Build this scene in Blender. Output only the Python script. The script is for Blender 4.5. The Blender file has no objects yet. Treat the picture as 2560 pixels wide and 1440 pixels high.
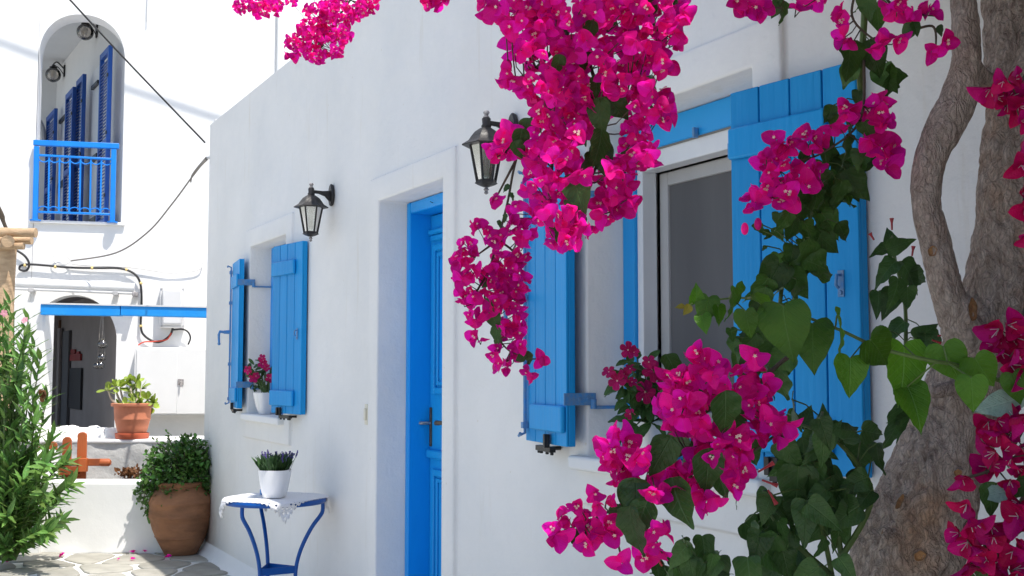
import bpy, bmesh, math, random
from mathutils import Vector, Matrix, noise, Quaternion
PI = math.pi
R = math.radians
scene = bpy.context.scene
C = scene.collection

# ------------------------------------------------------------------ camera
CAM = Vector((0.0, -2.2, 1.5))
FPX = 2840.0                      # focal length in pixels of a 2560 px wide picture
YAW, PITCH = R(28.0), R(4.13)
HF = Vector((-math.cos(YAW), math.sin(YAW), 0))
RT = Vector((math.sin(YAW), math.cos(YAW), 0))
FW = HF * math.cos(PITCH) + Vector((0, 0, math.sin(PITCH)))
UP = RT.cross(FW)
cd = bpy.data.cameras.new('camera')
cd.lens = 36.0 * FPX / 2560.0
cd.sensor_width = 36.0
cd.clip_start = 0.05
cd.clip_end = 500
cam = bpy.data.objects.new('camera', cd)
C.objects.link(cam)
cam.matrix_world = Matrix(((RT.x, UP.x, -FW.x, CAM.x), (RT.y, UP.y, -FW.y, CAM.y), (RT.z, UP.z, -FW.z, CAM.z), (0, 0, 0, 1)))
scene.camera = cam

# ------------------------------------------------------------------ sky, sun, exposure
SUN = Vector((0.45, 0.14, 1.0)).normalized()
wd = bpy.data.worlds.new('World')
scene.world = wd
wd.use_nodes = True
nt = wd.node_tree
nt.nodes.clear()
wo = nt.nodes.new('ShaderNodeOutputWorld')
bg = nt.nodes.new('ShaderNodeBackground')
sk = nt.nodes.new('ShaderNodeTexSky')
sk.sky_type = 'NISHITA'
sk.sun_disc = False
sk.sun_elevation = math.asin(SUN.z)
sk.sun_rotation = math.atan2(SUN.x, SUN.y)
sk.air_density = 1.0
sk.dust_density = 1.3
sk.ozone_density = 1.0
bg.inputs['Strength'].default_value = 0.15
nt.links.new(sk.outputs[0], bg.inputs[0])
nt.links.new(bg.outputs[0], wo.inputs[0])
sd = bpy.data.lights.new('sun', 'SUN')
sd.energy = 4.6
sd.angle = R(0.53)
sd.color = (1.0, 0.95, 0.88)
so = bpy.data.objects.new('sun', sd)
C.objects.link(so)
so.rotation_mode = 'QUATERNION'
so.rotation_quaternion = SUN.to_track_quat('Z', 'Y')
so.location = (0, 0, 12)
scene.render.engine = 'CYCLES'
scene.view_settings.view_transform = 'Standard'
scene.view_settings.look = 'None'
scene.view_settings.gamma = 1.0
scene.view_settings.exposure = 0.45
scene.render.resolution_x = 1024
scene.render.resolution_y = 576

# ------------------------------------------------------------------ survey helpers: picture point -> place
def ray(px, py):
    return FW * FPX + RT * (px - 1280.0) + UP * (720.0 - py)
def onY(px, py, Y):
    d = ray(px, py); return CAM + d * ((Y - CAM.y) / d.y)
def onX(px, py, X):
    d = ray(px, py); return CAM + d * ((X - CAM.x) / d.x)
def onZ(px, py, Z):
    d = ray(px, py); return CAM + d * ((Z - CAM.z) / d.z)
def dep(px, py, D):
    d = ray(px, py); return CAM + d * (D / d.dot(HF))
def onP(px, py, p0, n):
    d = ray(px, py); return CAM + d * ((p0 - CAM).dot(n) / d.dot(n))
def proj(p):
    q = p - CAM
    z = q.dot(FW)
    if z < 0.05: return None
    return (1280 + q.dot(RT) / z * FPX, 720 - q.dot(UP) / z * FPX, z)

# ------------------------------------------------------------------ materials
MAT = {}
def mat(name):
    m = bpy.data.materials.new(name); m.use_nodes = True
    m.node_tree.nodes.clear(); MAT[name] = m
    return m, m.node_tree.nodes, m.node_tree.links
def ramp(n, l, fac, cols):
    r = n.new('ShaderNodeValToRGB')
    e = r.color_ramp.elements
    e[0].position, e[0].color = cols[0][0], (*cols[0][1], 1)
    e[1].position, e[1].color = cols[-1][0], (*cols[-1][1], 1)
    for p, c in cols[1:-1]:
        x = e.new(p); x.color = (*c, 1)
    l.new(fac, r.inputs[0])
    return r.outputs[0]
def nz(n, l, vec, scale, detail=4, rough=0.55):
    t = n.new('ShaderNodeTexNoise')
    t.inputs['Scale'].default_value = scale
    t.inputs['Detail'].default_value = detail
    t.inputs['Roughness'].default_value = rough
    if vec: l.new(vec, t.inputs['Vector'])
    return t.outputs['Fac']
def pmat(name, c1, c2=None, scale=6.0, rough=0.6, bump=0.0, bscale=60.0, metal=0.0, spec=0.4, stretch=None, objrand=0.0, big=None, coat=0.0):
    """painted / mineral surface: two tones of noise, fine relief, optional per-piece variation"""
    m, n, l = mat(name)
    o = n.new('ShaderNodeOutputMaterial'); b = n.new('ShaderNodeBsdfPrincipled')
    l.new(b.outputs[0], o.inputs[0])
    tc = n.new('ShaderNodeTexCoord'); vec = tc.outputs['Object']
    if stretch:
        mp = n.new('ShaderNodeMapping'); mp.inputs['Scale'].default_value = stretch
        l.new(vec, mp.inputs[0]); vec = mp.outputs[0]
    c2 = c2 or tuple(x * 0.9 for x in c1)
    col = ramp(n, l, nz(n, l, vec, scale), [(0.3, c2), (0.68, c1)])
    if objrand:
        oi = n.new('ShaderNodeObjectInfo')
        hs = n.new('ShaderNodeHueSaturation')
        mr = n.new('ShaderNodeMapRange'); mr.inputs['To Min'].default_value = 1 - objrand; mr.inputs['To Max'].default_value = 1 + objrand
        l.new(oi.outputs['Random'], mr.inputs[0]); l.new(mr.outputs[0], hs.inputs['Value'])
        l.new(col, hs.inputs['Color']); col = hs.outputs[0]
    l.new(col, b.inputs['Base Color'])
    b.inputs['Roughness'].default_value = rough
    b.inputs['Metallic'].default_value = metal
    b.inputs['Specular IOR Level'].default_value = spec
    b.inputs['Coat Weight'].default_value = coat
    if bump:
        bp = n.new('ShaderNodeBump'); bp.inputs['Strength'].default_value = bump; bp.inputs['Distance'].default_value = 0.01
        h = nz(n, l, vec, bscale, 5)
        l.new(h, bp.inputs['Height'])
        last = bp
        if big:
            b2 = n.new('ShaderNodeBump'); b2.inputs['Strength'].default_value = big[1]; b2.inputs['Distance'].default_value = 0.05
            l.new(nz(n, l, vec, big[0], 2), b2.inputs['Height']); l.new(b2.outputs[0], bp.inputs['Normal'])
        l.new(last.outputs[0], b.inputs['Normal'])
    return m
def leafmat(name, c1, c2, trans=0.35, tcol=None, rough=0.45, objrand=0.2, scale=40.0, spec=0.35, huer=0.0, veins=0.45):
    m, n, l = mat(name)
    o = n.new('ShaderNodeOutputMaterial'); b = n.new('ShaderNodeBsdfPrincipled'); t = n.new('ShaderNodeBsdfTranslucent')
    mx = n.new('ShaderNodeMixShader'); mx.inputs[0].default_value = trans
    tc = n.new('ShaderNodeTexCoord')
    geo = n.new('ShaderNodeNewGeometry')
    col = ramp(n, l, nz(n, l, geo.outputs['Position'], scale, 3), [(0.3, c2), (0.7, c1)])
    oi = n.new('ShaderNodeObjectInfo')
    ad = n.new('ShaderNodeMath'); ad.operation = 'ADD'
    l.new(oi.outputs['Random'], ad.inputs[0]); l.new(geo.outputs['Random Per Island'], ad.inputs[1])
    fr = n.new('ShaderNodeMath'); fr.operation = 'FRACT'; l.new(ad.outputs[0], fr.inputs[0])
    mr = n.new('ShaderNodeMapRange'); mr.inputs['To Min'].default_value = 1 - objrand; mr.inputs['To Max'].default_value = 1 + objrand
    l.new(fr.outputs[0], mr.inputs[0])
    hs = n.new('ShaderNodeHueSaturation'); l.new(mr.outputs[0], hs.inputs['Value']); l.new(col, hs.inputs['Color'])
    if huer:
        m2 = n.new('ShaderNodeMapRange'); m2.inputs['To Min'].default_value = 0.5 - huer; m2.inputs['To Max'].default_value = 0.5 + huer
        l.new(geo.outputs['Random Per Island'], m2.inputs[0]); l.new(m2.outputs[0], hs.inputs['Hue'])
    l.new(hs.outputs[0], b.inputs['Base Color'])
    b.inputs['Roughness'].default_value = rough
    b.inputs['Specular IOR Level'].default_value = spec
    if tcol:
        mc = n.new('ShaderNodeMix'); mc.data_type = 'RGBA'; mc.blend_type = 'MULTIPLY'; mc.inputs[0].default_value = 0.0
        t.inputs['Color'].default_value = (*tcol, 1)
    else:
        l.new(hs.outputs[0], t.inputs['Color'])
    # midrib and side veins, drawn in the leaf's own coordinates
    uv = n.new('ShaderNodeUVMap'); sx = n.new('ShaderNodeSeparateXYZ'); l.new(uv.outputs[0], sx.inputs[0])
    def mth(op, a, c=None, cl=False):
        q = n.new('ShaderNodeMath'); q.operation = op; q.use_clamp = cl
        for i, v in enumerate((a, c)):
            if v is None: continue
            if isinstance(v, (int, float)): q.inputs[i].default_value = v
            else: l.new(v, q.inputs[i])
        return q.outputs[0]
    ax_ = mth('ABSOLUTE', mth('SUBTRACT', sx.outputs[0], 0.5))
    mid = mth('SUBTRACT', 1.0, mth('DIVIDE', ax_, 0.022), True)
    wv = mth('PINGPONG', mth('MULTIPLY', mth('SUBTRACT', sx.outputs[1], mth('MULTIPLY', ax_, 0.85)), 7.0), 0.5)
    side = mth('MULTIPLY', mth('SUBTRACT', 1.0, mth('DIVIDE', wv, 0.10), True), 0.55)
    vein = mth('MAXIMUM', mid, side)
    vh = n.new('ShaderNodeMix'); vh.data_type = 'RGBA'; vh.blend_type = 'MIX'
    l.new(mth('MULTIPLY', vein, veins), vh.inputs[0]); l.new(hs.outputs[0], vh.inputs[6])
    br = n.new('ShaderNodeHueSaturation'); br.inputs['Value'].default_value = 1.9; br.inputs['Saturation'].default_value = 0.8
    l.new(hs.outputs[0], br.inputs['Color']); l.new(br.outputs[0], vh.inputs[7]); l.new(vh.outputs[2], b.inputs['Base Color'])
    bp = n.new('ShaderNodeBump'); bp.inputs['Strength'].default_value = 0.5; bp.inputs['Distance'].default_value = 0.004
    hh = mth('ADD', mth('MULTIPLY', vein, -0.5), nz(n, l, geo.outputs['Position'], 110, 2))
    l.new(hh, bp.inputs['Height']); l.new(bp.outputs[0], b.inputs['Normal']); l.new(bp.outputs[0], t.inputs['Normal'])
    l.new(b.outputs[0], mx.inputs[1]); l.new(t.outputs[0], mx.inputs[2]); l.new(mx.outputs[0], o.inputs[0])
    return m
def glassmat(name, col=(1, 1, 1), clear=0.75, rough=0.05):
    m, n, l = mat(name)
    o = n.new('ShaderNodeOutputMaterial'); g = n.new('ShaderNodeBsdfGlossy'); t = n.new('ShaderNodeBsdfTransparent')
    mx = n.new('ShaderNodeMixShader'); fr = n.new('ShaderNodeFresnel'); fr.inputs['IOR'].default_value = 1.5
    ad = n.new('ShaderNodeMath'); ad.operation = 'ADD'; ad.inputs[1].default_value = 1 - clear; ad.use_clamp = True
    l.new(fr.outputs[0], ad.inputs[0]); l.new(ad.outputs[0], mx.inputs[0])
    g.inputs['Roughness'].default_value = rough
    t.inputs['Color'].default_value = (*col, 1)
    l.new(t.outputs[0], mx.inputs[1]); l.new(g.outputs[0], mx.inputs[2]); l.new(mx.outputs[0], o.inputs[0])
    return m

def plaster(name, c1, c2, stain, fine=0.25, big=0.25, stainamt=0.5):
    m, n, l = mat(name)
    o = n.new('ShaderNodeOutputMaterial'); b = n.new('ShaderNodeBsdfPrincipled'); l.new(b.outputs[0], o.inputs[0])
    tc = n.new('ShaderNodeTexCoord'); v = tc.outputs['Object']
    col = ramp(n, l, nz(n, l, v, 1.3, 6, 0.6), [(0.3, c2), (0.65, c1)])
    mp = n.new('ShaderNodeMapping'); mp.inputs['Scale'].default_value = (5.0, 5.0, 0.45); l.new(v, mp.inputs[0])
    f = nz(n, l, mp.outputs[0], 1.7, 8, 0.65)
    rr = n.new('ShaderNodeMapRange'); rr.inputs['From Min'].default_value = 0.60; rr.inputs['From Max'].default_value = 0.85
    rr.inputs['To Max'].default_value = stainamt
    l.new(f, rr.inputs[0])
    mc = n.new('ShaderNodeMix'); mc.data_type = 'RGBA'
    l.new(rr.outputs[0], mc.inputs[0]); l.new(col, mc.inputs[6]); mc.inputs[7].default_value = (*stain, 1)
    # small specks and pits
    vo = n.new('ShaderNodeTexVoronoi'); vo.inputs['Scale'].default_value = 7.0; l.new(v, vo.inputs['Vector'])
    sp = n.new('ShaderNodeMapRange'); sp.inputs['From Min'].default_value = 0.02; sp.inputs['From Max'].default_value = 0.05
    sp.inputs['To Min'].default_value = 0.5; sp.inputs['To Max'].default_value = 0.0
    l.new(vo.outputs['Distance'], sp.inputs[0])
    m2 = n.new('ShaderNodeMix'); m2.data_type = 'RGBA'
    l.new(sp.outputs[0], m2.inputs[0]); l.new(mc.outputs[2], m2.inputs[6]); m2.inputs[7].default_value = (*stain, 1)
    l.new(m2.outputs[2], b.inputs['Base Color'])
    b.inputs['Roughness'].default_value = 0.75; b.inputs['Specular IOR Level'].default_value = 0.2
    b1 = n.new('ShaderNodeBump'); b1.inputs['Strength'].default_value = big; b1.inputs['Distance'].default_value = 0.06
    l.new(nz(n, l, v, 1.6, 3, 0.5), b1.inputs['Height'])
    b2 = n.new('ShaderNodeBump'); b2.inputs['Strength'].default_value = fine; b2.inputs['Distance'].default_value = 0.004
    l.new(nz(n, l, v, 45, 6, 0.6), b2.inputs['Height']); l.new(b1.outputs[0], b2.inputs['Normal'])
    b3 = n.new('ShaderNodeBump'); b3.inputs['Strength'].default_value = fine * 0.8; b3.inputs['Distance'].default_value = 0.012
    l.new(nz(n, l, v, 9, 3, 0.5), b3.inputs['Height']); l.new(b2.outputs[0], b3.inputs['Normal'])
    l.new(b3.outputs[0], b.inputs['Normal'])
    return m

plaster('facade_plaster', (0.84, 0.825, 0.80), (0.755, 0.75, 0.735), (0.66, 0.60, 0.49), 0.6, 0.6, 0.7)
plaster('back_plaster', (0.81, 0.805, 0.79), (0.75, 0.75, 0.74), (0.70, 0.68, 0.63), 0.2, 0.2, 0.3)
plaster('rough_plaster', (0.62, 0.62, 0.60), (0.42, 0.42, 0.40), (0.30, 0.29, 0.27), 1.0, 0.8, 0.8)
plaster('white_coping', (0.84, 0.835, 0.82), (0.78, 0.78, 0.77), (0.6, 0.58, 0.52), 0.4, 0.4, 0.4)
pmat('shutter_blue', (0.014, 0.335, 0.75), (0.007, 0.27, 0.64), 5, 0.48, spec=0.22, bump=0.35, bscale=45, stretch=(1, 1, 0.08), objrand=0.08)
pmat('door_blue', (0.004, 0.34, 0.88), (0.004, 0.30, 0.82), 5, 0.35, 0.12, 25, stretch=(1, 1, 0.2))
pmat('leaf_blue', (0.012, 0.34, 0.78), (0.010, 0.31, 0.74), 5, 0.35, 0.12, 25, stretch=(1, 1, 0.2))
pmat('rail_blue', (0.006, 0.22, 0.72), (0.006, 0.19, 0.66), 8, 0.35)
pmat('beam_blue', (0.006, 0.27, 0.78), (0.02, 0.30, 0.74), 7, 0.5, 0.2, 20)
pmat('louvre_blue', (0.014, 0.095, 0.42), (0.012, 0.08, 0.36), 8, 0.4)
pmat('table_blue', (0.005, 0.082, 0.34), (0.004, 0.068, 0.30), 20, 0.35, spec=0.3)
pmat('hinge_blue', (0.05, 0.25, 0.58), (0.16, 0.27, 0.42), 60, 0.45, 0.3, 90)
pmat('gate_wood', (0.40, 0.10, 0.025), (0.28, 0.065, 0.018), 8, 0.55, 0.3, 40, stretch=(1, 1, 0.2), objrand=0.15)
pmat('log_wood', (0.52, 0.37, 0.23), (0.36, 0.24, 0.14), 8, 0.75, 0.5, 30, stretch=(1, 1, 3), objrand=0.15)
pmat('terracotta', (0.55, 0.20, 0.11), (0.48, 0.17, 0.09), 9, 0.7, 0.15, 60)
pmat('saucer_red', (0.52, 0.11, 0.05), (0.46, 0.095, 0.04), 9, 0.6)
pmat('urn_clay', (0.33, 0.15, 0.072), (0.19, 0.088, 0.044), 5, 0.75, 0.5, 35, stretch=(1, 1, 2.5), big=(9, 0.3))
pmat('paving_stone', (0.37, 0.355, 0.31), (0.26, 0.25, 0.215), 7, 0.65, 0.5, 18, objrand=0.22)
pmat('joint_white', (0.78, 0.78, 0.76), (0.68, 0.68, 0.66), 5, 0.8, 0.4, 50)
pmat('black_iron', (0.012, 0.012, 0.013), (0.02, 0.019, 0.018), 30, 0.38, 0.15, 80)
pmat('lantern_black', (0.014, 0.013, 0.013), (0.032, 0.028, 0.026), 25, 0.42, 0.2, 80)
pmat('worn_metal', (0.42, 0.40, 0.40), (0.18, 0.16, 0.15), 60, 0.5, 0.2, 90)
pmat('steel', (0.45, 0.44, 0.42), (0.35, 0.34, 0.33), 30, 0.3, metal=0.9)
pmat('brass_dark', (0.16, 0.12, 0.08), (0.08, 0.06, 0.05), 40, 0.45, metal=0.6)
pmat('pvc_white', (0.78, 0.79, 0.80), (0.74, 0.75, 0.77), 10, 0.35)
pmat('sash_grey', (0.46, 0.455, 0.45), (0.42, 0.415, 0.41), 10, 0.5)
pmat('box_grey', (0.66, 0.66, 0.66), (0.62, 0.62, 0.62), 4, 0.5)
pmat('screen_grey', (0.15, 0.148, 0.15), (0.115, 0.113, 0.116), 1.2, 0.8, spec=0.1, stretch=(3, 3, 0.5))
pmat('ceramic_white', (0.80, 0.80, 0.80), (0.77, 0.77, 0.78), 8, 0.25, coat=0.4)
pmat('switch_cream', (0.72, 0.68, 0.56), (0.68, 0.64, 0.52), 10, 0.4)
pmat('cloth_white', (0.80, 0.80, 0.81), (0.72, 0.72, 0.74), 160, 0.9, 0.6, 300)
pmat('toy_blue', (0.01, 0.24, 0.62), None, 8, 0.3)
pmat('soil', (0.05, 0.035, 0.025), (0.03, 0.02, 0.015), 40, 0.9, 0.8, 60)
pmat('cable_black', (0.02, 0.02, 0.022), None, 20, 0.5)
pmat('cable_grey', (0.22, 0.20, 0.18), None, 20, 0.6)
pmat('cable_white', (0.70, 0.69, 0.66), None, 20, 0.6)
pmat('tape_yellow', (0.72, 0.55, 0.22), None, 20, 0.6)
pmat('cable_red', (0.55, 0.06, 0.03), None, 20, 0.5)
pmat('cabinet_white', (0.70, 0.70, 0.69), (0.67, 0.67, 0.66), 4, 0.5)
pmat('red_lacquer', (0.26, 0.02, 0.02), None, 12, 0.5)
pmat('chalk_black', (0.03, 0.03, 0.034), None, 6, 0.7)
pmat('brown_wood', (0.20, 0.10, 0.05), (0.14, 0.07, 0.035), 6, 0.6, stretch=(1, 1, 0.2))
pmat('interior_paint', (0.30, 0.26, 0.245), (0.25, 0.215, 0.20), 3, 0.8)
pmat('scar_wood', (0.42, 0.22, 0.09), (0.22, 0.12, 0.06), 60, 0.8, 0.6, 120)
pmat('twig_bark', (0.10, 0.075, 0.05), (0.05, 0.04, 0.03), 60, 0.8, 0.4, 120)
pmat('twig_green', (0.10, 0.16, 0.04), (0.07, 0.11, 0.03), 60, 0.6)
pmat('crassula_stem', (0.42, 0.36, 0.30), (0.32, 0.27, 0.21), 40, 0.8, 0.4, 90)
glassmat('lantern_glass', (0.86, 0.90, 0.88), 0.72, 0.12)
glassmat('window_glass', (0.95, 0.97, 1.0), 0.97, 0.03)
glassmat('globe_glass', (0.80, 0.76, 0.72), 0.86, 0.1)
pmat('bulb_white', (0.75, 0.72, 0.65), None, 8, 0.3)
leafmat('bract', (0.97, 0.014, 0.45), (0.84, 0.007, 0.31), 0.50, None, 0.55, 0.30, 22, 0.12, 0.022, 0.15)
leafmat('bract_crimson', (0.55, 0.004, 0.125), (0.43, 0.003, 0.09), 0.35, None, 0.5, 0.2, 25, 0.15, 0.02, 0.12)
leafmat('vinca_petal', (0.55, 0.006, 0.14), (0.45, 0.004, 0.11), 0.3, None, 0.5, 0.2, 25, 0.15, 0.01)
leafmat('pale_pink', (0.75, 0.35, 0.42), (0.70, 0.28, 0.36), 0.3, None, 0.5, 0.1)
leafmat('floret_cream', (0.92, 0.80, 0.68), (0.88, 0.74, 0.62), 0.3, None, 0.5, 0.05)
leafmat('stamen_white', (0.78, 0.74, 0.76), (0.70, 0.66, 0.68), 0.2, None, 0.4, 0.05)
leafmat('boug_leaf', (0.045, 0.105, 0.022), (0.028, 0.070, 0.015), 0.25, None, 0.4, 0.3, 30)
leafmat('vine_leaf', (0.060, 0.135, 0.022), (0.034, 0.085, 0.016), 0.30, None, 0.45, 0.42, 16)
leafmat('heart_leaf', (0.085, 0.215, 0.014), (0.045, 0.13, 0.010), 0.45, None, 0.45, 0.42, 14)
leafmat('four_leaf', (0.060, 0.135, 0.030), (0.036, 0.088, 0.022), 0.28, None, 0.42, 0.3, 24)
leafmat('pale_leaf', (0.30, 0.42, 0.36), (0.22, 0.34, 0.28), 0.3, None, 0.5, 0.1, 24)
leafmat('yellow_leaf', (0.30, 0.26, 0.03), (0.20, 0.18, 0.02), 0.4, None, 0.45, 0.2, 24)
leafmat('oleander_leaf', (0.17, 0.32, 0.065), (0.085, 0.18, 0.038), 0.3, None, 0.4, 0.35, 12, 0.4, 0.02)
leafmat('shrub_leaf', (0.095, 0.22, 0.036), (0.05, 0.13, 0.022), 0.28, None, 0.4, 0.4, 8, 0.4, 0.02)
leafmat('crassula_leaf', (0.36, 0.46, 0.07), (0.24, 0.33, 0.04), 0.3, None, 0.3, 0.25, 20, 0.5, 0.02)
leafmat('vinca_leaf', (0.055, 0.13, 0.028), (0.038, 0.09, 0.02), 0.25, None, 0.38, 0.3, 20)
leafmat('grass_leaf', (0.065, 0.14, 0.045), (0.04, 0.09, 0.03), 0.25, None, 0.5, 0.3, 20)
leafmat('lavender', (0.10, 0.07, 0.27), (0.07, 0.05, 0.20), 0.2, None, 0.6, 0.3, 20)
leafmat('dry_leaf', (0.24, 0.10, 0.035), (0.13, 0.055, 0.022), 0.2, None, 0.6, 0.3, 20)
leafmat('red_bud', (0.45, 0.03, 0.04), (0.34, 0.02, 0.03), 0.2, None, 0.5, 0.2, 20)

def barkmat():
    m, n, l = mat('bark')
    o = n.new('ShaderNodeOutputMaterial'); b = n.new('ShaderNodeBsdfPrincipled'); l.new(b.outputs[0], o.inputs[0])
    tc = n.new('ShaderNodeTexCoord')
    mp = n.new('ShaderNodeMapping'); mp.inputs['Scale'].default_value = (1, 1, 0.5); mp.inputs['Rotation'].default_value = (0.1, -0.35, 0)
    l.new(tc.outputs['Object'], mp.inputs[0])
    f1 = nz(n, l, mp.outputs[0], 55, 10, 0.78)
    f2 = nz(n, l, tc.outputs['Object'], 5, 4, 0.6)
    mp2 = n.new('ShaderNodeMapping'); mp2.inputs['Scale'].default_value = (1, 1, 0.30); mp2.inputs['Rotation'].default_value = (0.1, -0.3, 0)
    wn = n.new('ShaderNodeTexNoise'); wn.inputs['Scale'].default_value = 22; wn.inputs['Detail'].default_value = 3; l.new(tc.outputs['Object'], wn.inputs['Vector'])
    vs_ = n.new('ShaderNodeVectorMath'); vs_.operation = 'SCALE'; vs_.inputs['Scale'].default_value = 0.03; l.new(wn.outputs['Color'], vs_.inputs[0])
    va = n.new('ShaderNodeVectorMath'); va.operation = 'ADD'; l.new(tc.outputs['Object'], va.inputs[0]); l.new(vs_.outputs[0], va.inputs[1])
    l.new(va.outputs[0], mp2.inputs[0])
    vr = n.new('ShaderNodeTexVoronoi'); vr.feature = 'DISTANCE_TO_EDGE'; vr.inputs['Scale'].default_value = 120; l.new(mp2.outputs[0], vr.inputs['Vector'])
    crk = n.new('ShaderNodeMapRange'); crk.inputs['From Min'].default_value = 0.0; crk.inputs['From Max'].default_value = 0.22; crk.inputs['To Min'].default_value = 0.62; l.new(vr.outputs['Distance'], crk.inputs[0])
    c1 = ramp(n, l, f1, [(0.31, (0.20, 0.15, 0.12)), (0.43, (0.56, 0.44, 0.365)), (0.60, (0.80, 0.675, 0.58))])
    c2 = ramp(n, l, f2, [(0.54, (1, 1, 1)), (0.70, (0.95, 0.66, 0.44))])
    mx = n.new('ShaderNodeMix'); mx.data_type = 'RGBA'; mx.blend_type = 'MULTIPLY'; mx.inputs[0].default_value = 0.7
    l.new(c1, mx.inputs[6]); l.new(c2, mx.inputs[7])
    mk = n.new('ShaderNodeMix'); mk.data_type = 'RGBA'; l.new(crk.outputs[0], mk.inputs[0]); mk.inputs[6].default_value = (0.20, 0.15, 0.12, 1); l.new(mx.outputs[2], mk.inputs[7])  # bark cracks, with their crease shade also put into the colour
    l.new(mk.outputs[2], b.inputs['Base Color'])
    b.inputs['Roughness'].default_value = 0.85; b.inputs['Specular IOR Level'].default_value = 0.2
    bp = n.new('ShaderNodeBump'); bp.inputs['Strength'].default_value = 1.0; bp.inputs['Distance'].default_value = 0.022
    hm = n.new('ShaderNodeMath'); hm.operation = 'MULTIPLY_ADD'; l.new(crk.outputs[0], hm.inputs[0]); hm.inputs[1].default_value = 0.5; l.new(f1, hm.inputs[2])
    l.new(hm.outputs[0], bp.inputs['Height']); l.new(bp.outputs[0], b.inputs['Normal'])
barkmat()

def groundmat():
    m, n, l = mat('ground_mix')
    o = n.new('ShaderNodeOutputMaterial'); b = n.new('ShaderNodeBsdfPrincipled'); l.new(b.outputs[0], o.inputs[0])
    tc = n.new('ShaderNodeTexCoord')
    v = n.new('ShaderNodeTexVoronoi'); v.feature = 'DISTANCE_TO_EDGE'; v.inputs['Scale'].default_value = 2.3
    l.new(tc.outputs['Object'], v.inputs['Vector'])
    c = ramp(n, l, v.outputs['Distance'], [(0.05, (0.74, 0.74, 0.72)), (0.07, (0.30, 0.29, 0.25))])
    l.new(c, b.inputs['Base Color']); b.inputs['Roughness'].default_value = 0.75
groundmat()

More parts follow.
